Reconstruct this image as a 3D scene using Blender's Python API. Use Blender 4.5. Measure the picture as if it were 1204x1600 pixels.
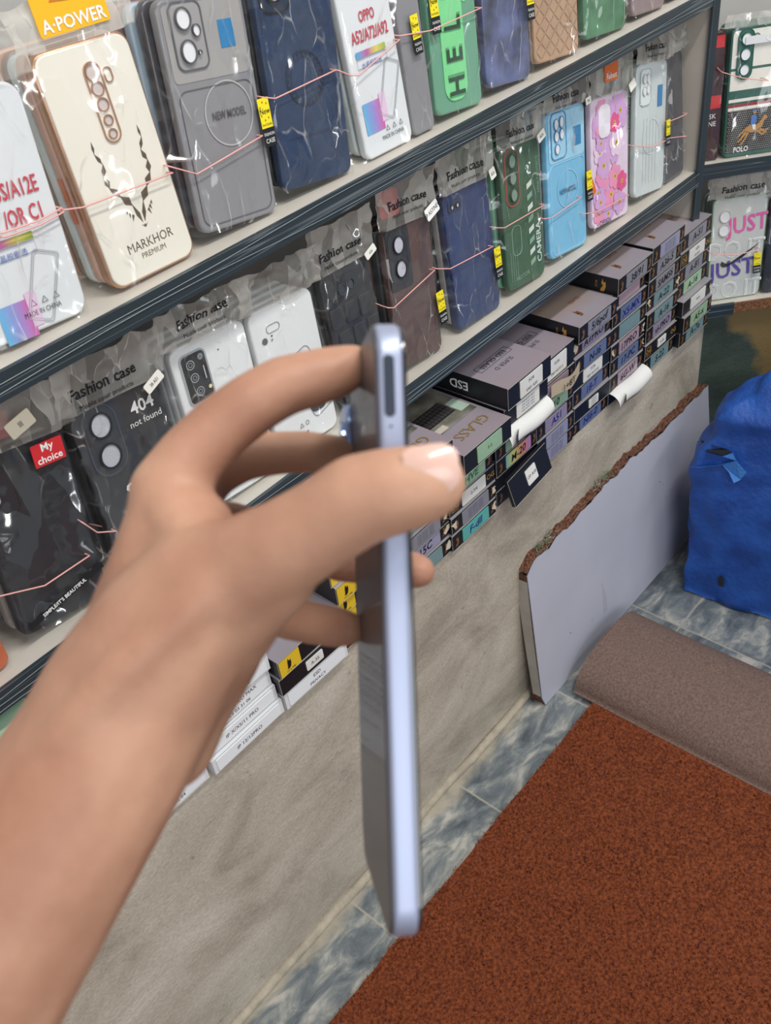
import bpy, math, random
from math import sin, cos, pi, radians, sqrt
from mathutils import Vector, Matrix, noise

for o in list(bpy.data.objects):
    bpy.data.objects.remove(o)
SC = bpy.context.scene
COL = SC.collection

# ------------------------------------------------------------------ camera
CAMZ = 1.20                                   # lens height above the floor
MX = ((0.64756841, -0.75363734, -0.11263175),   # lens right axis in the room
      (-0.54193235, -0.35157598, -0.76335028),  # lens down axis
      (0.53569066, 0.55536032, -0.63608996))    # lens forward axis
FPX = 1500.0
cam_d = bpy.data.cameras.new('camera')
cam = bpy.data.objects.new('camera', cam_d)
COL.objects.link(cam)
r_, d_, f_ = [Vector(v).normalized() for v in MX]
mw = Matrix((( r_.x, -d_.x, -f_.x, 0), (r_.y, -d_.y, -f_.y, 0), (r_.z, -d_.z, -f_.z, CAMZ), (0, 0, 0, 1)))
cam.matrix_world = mw
cam_d.sensor_fit = 'VERTICAL'
cam_d.sensor_height = 24.0
cam_d.lens = 24.0 * FPX / 1600.0
cam_d.clip_start = 0.02
cam_d.dof.use_dof = True
cam_d.dof.focus_distance = 0.98
cam_d.dof.aperture_fstop = 11.5
SC.camera = cam

# ------------------------------------------------------------------ world, lamps, exposure
SC.view_settings.view_transform = 'Standard'
SC.view_settings.look = 'None'
SC.view_settings.gamma = 1.0
SC.view_settings.use_curve_mapping = False
SC.view_settings.exposure = 0.0
w = bpy.data.worlds.new('room_light'); SC.world = w
w.use_nodes = True
bg = w.node_tree.nodes['Background']
bg.inputs[0].default_value = (0.93, 0.96, 1.0, 1)
bg.inputs[1].default_value = 0.45
def area_light(name, loc, target, sx, sy, power, col=(1, 1, 1)):
    l = bpy.data.lights.new(name, 'AREA'); l.shape = 'RECTANGLE'; l.size = sx; l.size_y = sy
    l.energy = power; l.color = col
    o = bpy.data.objects.new(name, l); COL.objects.link(o)
    o.location = loc
    o.rotation_euler = (Vector(target) - Vector(loc)).to_track_quat('-Z', 'Y').to_euler()
    return o
area_light('ceiling_tube_light', (0.7, -0.35, 2.75), (0.7, 0.3, 0.6), 1.5, 0.14, 34, (1.0, 0.98, 0.95))
area_light('ceiling_tube_light', (1.6, -1.2, 2.75), (1.0, 0.5, 0.4), 1.4, 0.14, 20, (0.95, 0.98, 1.0))
area_light('shop_front_daylight', (-1.3, -2.2, 2.0), (0.8, 0.6, 0.6), 1.6, 1.4, 34, (0.93, 0.97, 1.0))

# ------------------------------------------------------------------ tools
def at(px, py, axis, val):
    """point where the sight line through a photo pixel meets a plane of the room (val: x, y or height)"""
    r = r_ * (px - 602) + d_ * (py - 800) + f_ * FPX
    if axis == 2: t = (val - CAMZ) / r.z
    else: t = val / r[axis]
    return Vector((r.x * t, r.y * t, CAMZ + r.z * t))
def cp(px, py, depth):
    r = r_ * (px - 602) + d_ * (py - 800) + f_ * FPX
    r = r * (depth / FPX)
    return Vector((r.x, r.y, r.z + CAMZ))
def on_plane(px, py, p0, n):
    r = r_ * (px - 602) + d_ * (py - 800) + f_ * FPX
    c = Vector((0, 0, CAMZ))
    t = (p0 - c).dot(n) / r.dot(n)
    return c + r * t

def lin(c):
    if isinstance(c, str):
        c = [int(c[i:i + 2], 16) / 255 for i in (0, 2, 4)]
    return tuple((v / 12.92 if v <= 0.04045 else ((v + 0.055) / 1.055) ** 2.4) for v in c) + (1.0,)

MATS = {}
def mat(name, col='808080', rough=0.5, metal=0.0, var=0.0, vscale=30, bump=0.0, bscale=200, coat=0.0, trans=0.0, spec=0.5, col2=None, sss=0.0, detail=4):
    if name in MATS: return MATS[name]
    m = bpy.data.materials.new(name); MATS[name] = m
    m.use_nodes = True
    nt = m.node_tree; N = nt.nodes; L = nt.links
    b = N['Principled BSDF']
    c = lin(col)
    b.inputs['Base Color'].default_value = c
    b.inputs['Roughness'].default_value = rough
    b.inputs['Metallic'].default_value = metal
    b.inputs['Coat Weight'].default_value = coat
    b.inputs['Specular IOR Level'].default_value = spec
    if trans: b.inputs['Transmission Weight'].default_value = trans
    if sss:
        b.inputs['Subsurface Weight'].default_value = sss
        b.inputs['Subsurface Radius'].default_value = (0.006, 0.0025, 0.0015)
        b.inputs['Subsurface Scale'].default_value = 1.0
    tc = N.new('ShaderNodeTexCoord')
    if var or col2:
        n = N.new('ShaderNodeTexNoise'); n.inputs['Scale'].default_value = vscale; n.inputs['Detail'].default_value = detail
        L.new(tc.outputs['Object'], n.inputs['Vector'])
        rp = N.new('ShaderNodeValToRGB')
        c2 = lin(col2) if col2 else tuple(v * (1 - var) for v in c[:3]) + (1,)
        rp.color_ramp.elements[0].position = 0.35; rp.color_ramp.elements[1].position = 0.68
        rp.color_ramp.elements[0].color = c2; rp.color_ramp.elements[1].color = c
        L.new(n.outputs['Fac'], rp.inputs['Fac']); L.new(rp.outputs['Color'], b.inputs['Base Color'])
    if bump:
        n = N.new('ShaderNodeTexNoise'); n.inputs['Scale'].default_value = bscale; n.inputs['Detail'].default_value = 5
        L.new(tc.outputs['Object'], n.inputs['Vector'])
        bp = N.new('ShaderNodeBump'); bp.inputs['Strength'].default_value = bump; bp.inputs['Distance'].default_value = 0.002
        L.new(n.outputs['Fac'], bp.inputs['Height']); L.new(bp.outputs['Normal'], b.inputs['Normal'])
    return m
def gradmat(name, cols, axis=2, lo=0.0, hi=1.0, rough=0.3, metal=0.0, wob=0.0):
    """printed colour gradient along one axis of the object"""
    if name in MATS: return MATS[name]
    m = bpy.data.materials.new(name); MATS[name] = m; m.use_nodes = True
    N = m.node_tree.nodes; L = m.node_tree.links; b = N['Principled BSDF']
    b.inputs['Roughness'].default_value = rough; b.inputs['Metallic'].default_value = metal
    tc = N.new('ShaderNodeTexCoord'); sp = N.new('ShaderNodeSeparateXYZ')
    L.new(tc.outputs['Object'], sp.inputs[0])
    mr = N.new('ShaderNodeMapRange'); mr.inputs[1].default_value = lo; mr.inputs[2].default_value = hi
    src = sp.outputs[axis]
    if wob:
        n = N.new('ShaderNodeTexNoise'); n.inputs['Scale'].default_value = 25
        L.new(tc.outputs['Object'], n.inputs['Vector'])
        ma = N.new('ShaderNodeMath'); ma.operation = 'MULTIPLY_ADD'; ma.inputs[1].default_value = wob
        L.new(n.outputs['Fac'], ma.inputs[0]); L.new(src, ma.inputs[2]); src = ma.outputs[0]
    L.new(src, mr.inputs[0])
    rp = N.new('ShaderNodeValToRGB')
    els = rp.color_ramp.elements
    while len(els) < len(cols): els.new(0.5)
    for i, c in enumerate(cols):
        els[i].position = i / (len(cols) - 1); els[i].color = lin(c)
    L.new(mr.outputs[0], rp.inputs['Fac']); L.new(rp.outputs['Color'], b.inputs['Base Color'])
    return m

def film_mat(name, haze=0.10, crease=0.6, scale=55, tint='e8e6e0', facet=0.5, cover=(0.50, 0.66)):
    """thin clear bag film: transparent, a little milky, angular white crease lines painted as highlights, and flat facets that catch the lamps"""
    if name in MATS: return MATS[name]
    m = bpy.data.materials.new(name); MATS[name] = m; m.use_nodes = True
    N = m.node_tree.nodes; L = m.node_tree.links; N.clear()
    out = N.new('ShaderNodeOutputMaterial')
    tc = N.new('ShaderNodeTexCoord')
    oi = N.new('ShaderNodeObjectInfo')
    mp = N.new('ShaderNodeMapping'); mp.inputs['Scale'].default_value = (1.0, 0.3, 0.42); mp.inputs['Rotation'].default_value = (0, 0.5, 0)
    L.new(tc.outputs['Object'], mp.inputs['Vector'])
    sc = N.new('ShaderNodeVectorMath'); sc.operation = 'MULTIPLY_ADD'; sc.inputs[0].default_value = (3, 3, 3)
    L.new(oi.outputs['Random'], sc.inputs[1]); L.new(mp.outputs[0], sc.inputs[2])
    dn = N.new('ShaderNodeTexNoise'); dn.inputs['Scale'].default_value = 30; dn.inputs['Detail'].default_value = 2; L.new(sc.outputs[0], dn.inputs['Vector'])
    wp = N.new('ShaderNodeVectorMath'); wp.operation = 'MULTIPLY_ADD'; wp.inputs[1].default_value = (0.022, 0.022, 0.022)
    L.new(dn.outputs['Color'], wp.inputs[0]); L.new(sc.outputs[0], wp.inputs[2])
    ve = N.new('ShaderNodeTexVoronoi'); ve.feature = 'DISTANCE_TO_EDGE'; ve.inputs['Scale'].default_value = scale; L.new(wp.outputs[0], ve.inputs['Vector'])
    mr = N.new('ShaderNodeMapRange'); mr.inputs[1].default_value = 0.0; mr.inputs[2].default_value = 0.030; mr.inputs[3].default_value = 1; mr.inputs[4].default_value = 0
    L.new(ve.outputs['Distance'], mr.inputs[0])
    n2 = N.new('ShaderNodeTexNoise'); n2.inputs['Scale'].default_value = 22; n2.inputs['Detail'].default_value = 3; L.new(sc.outputs[0], n2.inputs['Vector'])
    m2 = N.new('ShaderNodeMapRange'); m2.inputs[1].default_value = cover[0]; m2.inputs[2].default_value = cover[1]; L.new(n2.outputs['Fac'], m2.inputs[0])
    n4 = N.new('ShaderNodeTexNoise'); n4.inputs['Scale'].default_value = 85; n4.inputs['Detail'].default_value = 2; L.new(sc.outputs[0], n4.inputs['Vector'])
    m4 = N.new('ShaderNodeMapRange'); m4.inputs[1].default_value = 0.42; m4.inputs[2].default_value = 0.60; L.new(n4.outputs['Fac'], m4.inputs[0])
    m5 = N.new('ShaderNodeMath'); m5.operation = 'MULTIPLY'; L.new(m2.outputs[0], m5.inputs[0]); L.new(m4.outputs[0], m5.inputs[1])
    mu = N.new('ShaderNodeMath'); mu.operation = 'MULTIPLY'; L.new(mr.outputs[0], mu.inputs[0]); L.new(m5.outputs[0], mu.inputs[1])  # painted glints: white put into the colour along the fold edges
    # patches where several layers of film lie over each other look milkier
    vc = N.new('ShaderNodeTexVoronoi'); vc.feature = 'F1'; vc.inputs['Scale'].default_value = scale; L.new(wp.outputs[0], vc.inputs['Vector'])
    sp = N.new('ShaderNodeSeparateColor'); L.new(vc.outputs['Color'], sp.inputs[0])
    hz = N.new('ShaderNodeMath'); hz.operation = 'MULTIPLY_ADD'; hz.inputs[1].default_value = haze * 1.1; hz.inputs[2].default_value = haze * 0.5; L.new(sp.outputs[0], hz.inputs[0])
    fc = N.new('ShaderNodeMath'); fc.operation = 'MULTIPLY_ADD'; fc.inputs[1].default_value = crease; fc.use_clamp = True
    L.new(mu.outputs[0], fc.inputs[0]); L.new(hz.outputs[0], fc.inputs[2])
    df = N.new('ShaderNodeBsdfDiffuse'); df.inputs[0].default_value = lin(tint)
    tl = N.new('ShaderNodeBsdfTranslucent'); tl.inputs[0].default_value = lin(tint)
    md = N.new('ShaderNodeMixShader'); md.inputs[0].default_value = 0.25; L.new(df.outputs[0], md.inputs[1]); L.new(tl.outputs[0], md.inputs[2])
    tr = N.new('ShaderNodeBsdfTransparent'); tr.inputs[0].default_value = (0.985, 0.985, 0.98, 1)
    m1 = N.new('ShaderNodeMixShader'); L.new(fc.outputs[0], m1.inputs[0]); L.new(tr.outputs[0], m1.inputs[1]); L.new(md.outputs[0], m1.inputs[2])
    gl = N.new('ShaderNodeBsdfGlossy'); gl.inputs['Roughness'].default_value = 0.13; gl.inputs[0].default_value = (1, 1, 1, 1)
    ge = N.new('ShaderNodeNewGeometry')
    ce = N.new('ShaderNodeVectorMath'); ce.operation = 'SUBTRACT'; L.new(vc.outputs['Color'], ce.inputs[0]); ce.inputs[1].default_value = (0.5, 0.5, 0.5)
    nd = N.new('ShaderNodeVectorMath'); nd.operation = 'SUBTRACT'; L.new(dn.outputs['Color'], nd.inputs[0]); nd.inputs[1].default_value = (0.5, 0.5, 0.5)
    a1 = N.new('ShaderNodeVectorMath'); a1.operation = 'MULTIPLY_ADD'; L.new(ce.outputs[0], a1.inputs[0]); a1.inputs[1].default_value = (facet,) * 3; L.new(ge.outputs['Normal'], a1.inputs[2])
    a2 = N.new('ShaderNodeVectorMath'); a2.operation = 'MULTIPLY_ADD'; L.new(nd.outputs[0], a2.inputs[0]); a2.inputs[1].default_value = (facet * 1.6,) * 3; L.new(a1.outputs[0], a2.inputs[2])
    nn = N.new('ShaderNodeVectorMath'); nn.operation = 'NORMALIZE'; L.new(a2.outputs[0], nn.inputs[0])
    L.new(nn.outputs[0], gl.inputs['Normal'])
    fm = N.new('ShaderNodeMath'); fm.operation = 'MULTIPLY_ADD'; fm.inputs[1].default_value = 0.35; fm.inputs[2].default_value = 0.05; fm.use_clamp = True; L.new(mu.outputs[0], fm.inputs[0])
    m3 = N.new('ShaderNodeMixShader'); L.new(fm.outputs[0], m3.inputs[0]); L.new(m1.outputs[0], m3.inputs[1]); L.new(gl.outputs[0], m3.inputs[2])
    L.new(m3.outputs[0], out.inputs['Surface'])
    return m

# ---- text as filled outlines
TXT = {}
def text_geo(s, bold=False):
    k = (s, bold)
    if k in TXT: return TXT[k]
    c = bpy.data.curves.new('t', 'FONT'); c.body = s; c.size = 1.0; c.resolution_u = 2
    if bold: c.offset = 0.018
    o = bpy.data.objects.new('t', c)
    me = o.to_mesh()
    vs = [tuple(v.co) for v in me.vertices]; fs = [tuple(p.vertices) for p in me.polygons]
    o.to_mesh_clear(); bpy.data.objects.remove(o); bpy.data.curves.remove(c)
    if vs:
        x0 = min(v[0] for v in vs); x1 = max(v[0] for v in vs); y0 = min(v[1] for v in vs); y1 = max(v[1] for v in vs)
    else: x0 = x1 = y0 = y1 = 0
    TXT[k] = (vs, fs, (x0, x1, y0, y1)); return TXT[k]

def rr(w, h, r, n=6):
    r = max(min(r, w / 2 - 1e-5, h / 2 - 1e-5), 1e-5); pts = []
    for cx, cy, a0 in ((w / 2 - r, h / 2 - r, 0), (-w / 2 + r, h / 2 - r, 90), (-w / 2 + r, -h / 2 + r, 180), (w / 2 - r, -h / 2 + r, 270)):
        for i in range(n + 1):
            a = radians(a0 + 90 * i / n); pts.append((cx + r * cos(a), cy + r * sin(a)))
    return pts

class MB:
    """collects shapes; front faces look towards -Y, x to the right, z up"""
    def __init__(s): s.v = []; s.f = []; s.m = []; s.mats = []
    def mi(s, m):
        if m not in s.mats: s.mats.append(m)
        return s.mats.index(m)
    def add(s, vs, fs, m, T=None):
        k = len(s.v); i = s.mi(m)
        s.v += [tuple(T @ Vector(v)) if T else tuple(v) for v in vs]
        s.f += [tuple(k + j for j in f) for f in fs]; s.m += [i] * len(fs); return s
    def box(s, x0, x1, y0, y1, z0, z1, m, T=None):
        vs = [(x, y, z) for x in (x0, x1) for y in (y0, y1) for z in (z0, z1)]
        return s.add(vs, [(0, 1, 3, 2), (4, 6, 7, 5), (0, 4, 5, 1), (2, 3, 7, 6), (0, 2, 6, 4), (1, 5, 7, 3)], m, T)
    def slab(s, cx, cz, w, h, r, y0, y1, m, bev=0.001, n=6, T=None, mfront=None, ns=2):
        """rounded rectangle plate from y0 (front) to y1 (back) with rounded front and back edges"""
        prof = []
        for i in range(ns + 1):
            a = pi / 2 * i / ns; prof.append((bev * (1 - sin(a)), y0 + bev * (1 - cos(a))))
        for i in range(ns, -1, -1):
            a = pi / 2 * i / ns; prof.append((bev * (1 - sin(a)), y1 - bev * (1 - cos(a))))
        vs = []; cnt = None
        for ins, y in prof:
            o = rr(w - 2 * ins, h - 2 * ins, max(r - ins, 1e-4), n); cnt = len(o)
            vs += [(cx + a, y, cz + b) for a, b in o]
        fs = []
        for k in range(len(prof) - 1):
            for i in range(cnt):
                j = (i + 1) % cnt
                fs.append((k * cnt + i, k * cnt + j, (k + 1) * cnt + j, (k + 1) * cnt + i))
        s.add(vs, fs + [tuple(range((len(prof) - 1) * cnt, len(prof) * cnt))], m, T)
        return s.add(vs[:cnt], [tuple(reversed(range(cnt)))], mfront or m, T)
    def poly(s, pts, y, m, T=None):
        # flat printed shape on the front
        a = sum(pts[i][0] * pts[(i + 1) % len(pts)][1] - pts[(i + 1) % len(pts)][0] * pts[i][1] for i in range(len(pts)))
        if a < 0: pts = pts[::-1]
        return s.add([(p[0], y, p[1]) for p in pts], [tuple(range(len(pts)))], m, T)
    def rect(s, x0, x1, z0, z1, y, m, rot=0.0, r=0, T=None):
        cx, cz = (x0 + x1) / 2, (z0 + z1) / 2
        o = rr(x1 - x0, z1 - z0, r, 4) if r else [((x1 - x0) / 2 * a, (z1 - z0) / 2 * b) for a, b in ((-1, -1), (1, -1), (1, 1), (-1, 1))]
        c, q = cos(rot), sin(rot)
        return s.poly([(cx + a * c - b * q, cz + a * q + b * c) for a, b in o], y, m, T)
    def disc(s, cx, cz, rx, rz, y, m, n=24, T=None, rot=0.0):
        c, q = cos(rot), sin(rot)
        return s.poly([(cx + rx * cos(2 * pi * i / n) * c - rz * sin(2 * pi * i / n) * q, cz + rx * cos(2 * pi * i / n) * q + rz * sin(2 * pi * i / n) * c) for i in range(n)], y, m, T)
    def ring(s, outer, t, y0, y1, m, T=None):
        """raised band following a closed outline [(x,z)]; t is its width inwards"""
        n = len(outer); cx = sum(p[0] for p in outer) / n; cz = sum(p[1] for p in outer) / n
        inner = []
        for i in range(n):
            a = Vector(outer[i - 1]); b = Vector(outer[(i + 1) % n]); d = (b - a)
            if d.length < 1e-9: d = Vector((1, 0))
            d.normalize(); nn = Vector((-d.y, d.x))
            if nn.dot(Vector((cx, cz)) - Vector(outer[i])) < 0: nn = -nn
            p = Vector(outer[i]) + nn * t; inner.append((p.x, p.y))
        vs = [(p[0], y0, p[1]) for p in outer] + [(p[0], y0, p[1]) for p in inner] + [(p[0], y1, p[1]) for p in outer] + [(p[0], y1, p[1]) for p in inner]
        fs = []
        for i in range(n):
            j = (i + 1) % n
            fs += [(i, n + i, n + j, j), (i, j, 2 * n + j, 2 * n + i), (n + j, n + i, 3 * n + i, 3 * n + j)]
        return s.add(vs, fs, m, T)
    def text(s, t, x, z, size, y, m, rot=0.0, bold=False, align='c', sx=1.0, shear=0.0, T=None, warp=None, side=0):
        vs, fs, (a, b, c, d) = text_geo(t, bold)
        if not vs: return s
        ox = {'c': (a + b) / 2, 'l': a, 'r': b}[align]; oz = (c + d) / 2 if align == 'c' else c
        co, q = cos(rot), sin(rot); out = []
        for v in vs:
            p = (v[0] - ox) * size * sx; r = (v[1] - oz) * size; p += r * shear
            X = x + p * co - r * q; Z = z + p * q + r * co
            out.append((X, warp(X, Z) if warp else y, Z))
        return s.add(out, fs, m, T)
    def tube(s, pts, r, m, n=6, T=None, cap=True):
        pts = [Vector(p) for p in pts]; rings = []
        for i, p in enumerate(pts):
            t = (pts[min(i + 1, len(pts) - 1)] - pts[max(i - 1, 0)]).normalized()
            up = Vector((0, 0, 1)) if abs(t.z) < 0.9 else Vector((1, 0, 0))
            a = t.cross(up).normalized(); b = t.cross(a).normalized()
            ri = r[i] if isinstance(r, (list, tuple)) else r
            rings.append([p + a * ri * cos(2 * pi * k / n) + b * ri * sin(2 * pi * k / n) for k in range(n)])
        vs = [v for rg in rings for v in rg]; fs = []
        for i in range(len(rings) - 1):
            for k in range(n):
                j = (k + 1) % n; fs.append((i * n + k, i * n + j, (i + 1) * n + j, (i + 1) * n + k))
        if cap: fs += [tuple(range(n)), tuple(reversed(range((len(rings) - 1) * n, len(rings) * n)))]
        return s.add(vs, fs, m, T)
    def sheet(s, nx, nz, fn, m, T=None):
        vs = [fn(i / nx, j / nz) for j in range(nz + 1) for i in range(nx + 1)]
        fs = [(j * (nx + 1) + i, j * (nx + 1) + i + 1, (j + 1) * (nx + 1) + i + 1, (j + 1) * (nx + 1) + i) for j in range(nz) for i in range(nx)]
        return s.add(vs, fs, m, T)
    def build(s, name, parent=None, smooth=False, label=None, mesh_only=False):
        me = bpy.data.meshes.new(name); me.from_pydata(s.v, [], s.f)
        for m in s.mats: me.materials.append(m)
        me.polygons.foreach_set('material_index', s.m)
        if smooth: me.polygons.foreach_set('use_smooth', [True] * len(me.polygons))
        me.update()
        o = bpy.data.objects.new(name, me); COL.objects.link(o)
        if parent: o.parent = parent
        if label: o['label'] = label
        return o

def empty(name, loc=(0, 0, 0), rot=(0, 0, 0), label=None, cat=None, group=None):
    o = bpy.data.objects.new(name, None); COL.objects.link(o); o.location = loc; o.rotation_euler = rot
    o.empty_display_size = 0.02
    tag(o, label, cat, group); return o
def tag(o, label=None, cat=None, group=None, kind=None):
    if label: o['label'] = label
    if cat: o['category'] = cat
    if group: o['group'] = group
    if kind: o['kind'] = kind
    return o
def smooth_by_angle(o):
    m = o.modifiers.new('edge_split', 'EDGE_SPLIT'); m.split_angle = radians(35)
    o.data.polygons.foreach_set('use_smooth', [True] * len(o.data.polygons)); return o
def copy_tree(o, parent=None):
    c = o.copy(); COL.objects.link(c)
    if parent: c.parent = parent
    for ch in [x for x in o.children]: copy_tree(ch, c)
    return c

# ------------------------------------------------------------------ the main distances of the place
YS = 0.580            # front of the wall shelves
YC = 0.597            # foot of the phone cases
YB = 0.570            # face of the low concrete wall and of the box stacks
YBK = 0.80            # wall behind the shelves
ZU = CAMZ - 0.307     # top of the upper shelf
ZM = CAMZ - 0.538     # top of the middle shelf
ZL = CAMZ - 1.375 * YB  # top of the low wall
UV = Vector((0.72, -0.694, 0)).normalized()      # run of the corner shelf
VV = Vector((0.694, 0.72, 0)).normalized()       # away from the shop through the corner shelf
P0 = at(1092, 276, 1, YS); P0.z = 0
ROTR = math.atan2(UV.y, UV.x)

black = mat('black_plastic', '15181c', 0.4)
white = mat('white_print', 'e9e9e6', 0.5)
ink = mat('black_ink', '101114', 0.6)
red_ink = mat('red_ink', 'c23a4a', 0.5)
FILM = film_mat('clear_plastic_film', 0.012, 0.65, 44, facet=1.15, cover=(0.47, 0.64))
FILM2 = film_mat('cloudy_plastic_film', 0.035, 0.60, 52, facet=1.2, cover=(0.48, 0.66))
FILMH = film_mat('grey_header_film', 0.42, 0.8, 70, 'e6e2d8', facet=1.8, cover=(0.42, 0.6))

# ------------------------------------------------------------------ setting
def floor_mat():
    m = bpy.data.materials.new('marble_tiles'); m.use_nodes = True
    N = m.node_tree.nodes; L = m.node_tree.links; b = N['Principled BSDF']; b.inputs['Roughness'].default_value = 0.42
    tc = N.new('ShaderNodeTexCoord'); sp = N.new('ShaderNodeSeparateXYZ'); L.new(tc.outputs['Object'], sp.inputs[0])
    def M(op, a, b_=None, c=None):
        n = N.new('ShaderNodeMath'); n.operation = op
        for i, v in enumerate((a, b_, c)):
            if v is None: continue
            if isinstance(v, (int, float)): n.inputs[i].default_value = v
            else: L.new(v, n.inputs[i])
        return n.outputs[0]
    tx = M('DIVIDE', M('SUBTRACT', sp.outputs[0], 0.3725), 0.2275)
    ty = M('DIVIDE', M('SUBTRACT', sp.outputs[1], 0.445), 0.2275)
    gx = M('LESS_THAN', M('ABSOLUTE', M('SUBTRACT', M('FRACT', M('ADD', tx, 0.5)), 0.5)), 0.007)
    gy = M('LESS_THAN', M('ABSOLUTE', M('SUBTRACT', M('FRACT', M('ADD', ty, 0.5)), 0.5)), 0.007)
    g = M('MAXIMUM', gx, gy)
    cb = N.new('ShaderNodeCombineXYZ'); L.new(M('FLOOR', tx), cb.inputs[0]); L.new(M('FLOOR', ty), cb.inputs[1])
    wn = N.new('ShaderNodeTexWhiteNoise'); L.new(cb.outputs[0], wn.inputs['Vector'])
    ad = N.new('ShaderNodeVectorMath'); ad.operation = 'MULTIPLY_ADD'
    L.new(wn.outputs['Color'], ad.inputs[0]); ad.inputs[1].default_value = (7, 7, 7); L.new(tc.outputs['Object'], ad.inputs[2])
    mp = N.new('ShaderNodeMapping'); mp.inputs['Rotation'].default_value = (0, 0, 0.9); mp.inputs['Scale'].default_value = (6, 13, 6); L.new(ad.outputs[0], mp.inputs[0])
    n = N.new('ShaderNodeTexNoise'); n.inputs['Scale'].default_value = 2.6; n.inputs['Detail'].default_value = 8; n.inputs['Roughness'].default_value = 0.65; n.inputs['Distortion'].default_value = 0.5
    L.new(mp.outputs[0], n.inputs['Vector'])
    rp = N.new('ShaderNodeValToRGB'); e = rp.color_ramp.elements; e.new(0.5); e.new(0.6)
    for i, (p, c) in enumerate(((0.34, '4a5256'), (0.47, '697074'), (0.54, '828684'), (0.66, 'b5b1a8'))): e[i].position = p; e[i].color = lin(c)
    L.new(n.outputs['Fac'], rp.inputs['Fac'])
    # sandy mortar smears along the foot of the wall
    n3 = N.new('ShaderNodeTexNoise'); n3.inputs['Scale'].default_value = 16; n3.inputs['Detail'].default_value = 6; L.new(tc.outputs['Object'], n3.inputs['Vector'])
    near = N.new('ShaderNodeMapRange'); near.inputs[1].default_value = 0.548; near.inputs[2].default_value = 0.572; L.new(M('MULTIPLY_ADD', n3.outputs['Fac'], 0.10, M('SUBTRACT', sp.outputs[1], 0.045)), near.inputs[0])
    mx = N.new('ShaderNodeMix'); mx.data_type = 'RGBA'; L.new(near.outputs[0], mx.inputs[0]); L.new(rp.outputs['Color'], mx.inputs[6]); mx.inputs[7].default_value = lin('b0a48f')
    m2 = N.new('ShaderNodeMix'); m2.data_type = 'RGBA'; L.new(M('MULTIPLY', g, 0.7), m2.inputs[0]); L.new(mx.outputs[2], m2.inputs[6]); m2.inputs[7].default_value = lin('a9a292')
    L.new(m2.outputs[2], b.inputs['Base Color'])
    return m
def concrete_mat(name, c1, c2, c3, sc=5):
    m = bpy.data.materials.new(name); m.use_nodes = True
    N = m.node_tree.nodes; L = m.node_tree.links; b = N['Principled BSDF']; b.inputs['Roughness'].default_value = 0.75
    tc = N.new('ShaderNodeTexCoord')
    mp = N.new('ShaderNodeMapping'); mp.inputs['Scale'].default_value = (1, 1, 1.6); L.new(tc.outputs['Object'], mp.inputs[0])
    n = N.new('ShaderNodeTexNoise'); n.inputs['Scale'].default_value = sc; n.inputs['Detail'].default_value = 9; n.inputs['Roughness'].default_value = 0.62; n.inputs['Distortion'].default_value = 0.6
    L.new(mp.outputs[0], n.inputs['Vector'])
    rp = N.new('ShaderNodeValToRGB'); e = rp.color_ramp.elements; e.new(0.5)
    for i, (p, c) in enumerate(((0.3, c1), (0.5, c2), (0.7, c3))): e[i].position = p; e[i].color = lin(c)
    L.new(n.outputs['Fac'], rp.inputs['Fac'])
    # chips and dark scuffs
    v = N.new('ShaderNodeTexNoise'); v.inputs['Scale'].default_value = 55; v.inputs['Detail'].default_value = 3; L.new(tc.outputs['Object'], v.inputs['Vector'])
    mr = N.new('ShaderNodeMapRange'); mr.inputs[1].default_value = 0.70; mr.inputs[2].default_value = 0.78; mr.inputs[4].default_value = 0.6; L.new(v.outputs['Fac'], mr.inputs[0])
    mx = N.new('ShaderNodeMix'); mx.data_type = 'RGBA'; L.new(mr.outputs[0], mx.inputs[0]); L.new(rp.outputs['Color'], mx.inputs[6]); mx.inputs[7].default_value = lin('6e6557')
    L.new(mx.outputs[2], b.inputs['Base Color'])
    g = N.new('ShaderNodeTexNoise'); g.inputs['Scale'].default_value = 230; g.inputs['Detail'].default_value = 4; g.inputs['Roughness'].default_value = 0.7; L.new(tc.outputs['Object'], g.inputs['Vector'])
    gr = N.new('ShaderNodeMapRange'); gr.inputs[1].default_value = 0.35; gr.inputs[2].default_value = 0.65; gr.inputs[3].default_value = 0.86; gr.inputs[4].default_value = 1.08; L.new(g.outputs['Fac'], gr.inputs[0])
    gm = N.new('ShaderNodeVectorMath'); gm.operation = 'SCALE'; L.new(mx.outputs[2], gm.inputs[0]); L.new(gr.outputs[0], gm.inputs['Scale']); L.new(gm.outputs[0], b.inputs['Base Color'])
    ad2 = N.new('ShaderNodeMath'); ad2.operation = 'MULTIPLY_ADD'; ad2.inputs[1].default_value = 0.35; L.new(g.outputs['Fac'], ad2.inputs[0]); L.new(n.outputs['Fac'], ad2.inputs[2])
    bp = N.new('ShaderNodeBump'); bp.inputs['Strength'].default_value = 0.6; bp.inputs['Distance'].default_value = 0.004
    L.new(ad2.outputs[0], bp.inputs['Height']); L.new(bp.outputs[0], b.inputs['Normal'])
    return m

FL = MB(); FL.box(-1.2, 2.6, -1.8, 1.0, -0.05, 0.0, floor_mat()); tag(FL.build('floor'), kind='structure')
conc = concrete_mat('worn_plaster', '948a7c', 'b5ab9b', 'c9c1b3', 7)
WB = MB()
WB.box(-1.2, 1.315, YB, YBK + 0.1, 0.0, ZL, conc)
tag(WB.build('wall_left'), kind='structure')
W2 = MB(); W2.box(-1.2, 1.9, YBK, YBK + 0.1, ZL, 2.2, mat('shelf_back_paint', 'b9b7b2', 0.7, var=0.15, vscale=6))
tag(W2.build('wall_back'), kind='structure')
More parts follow.
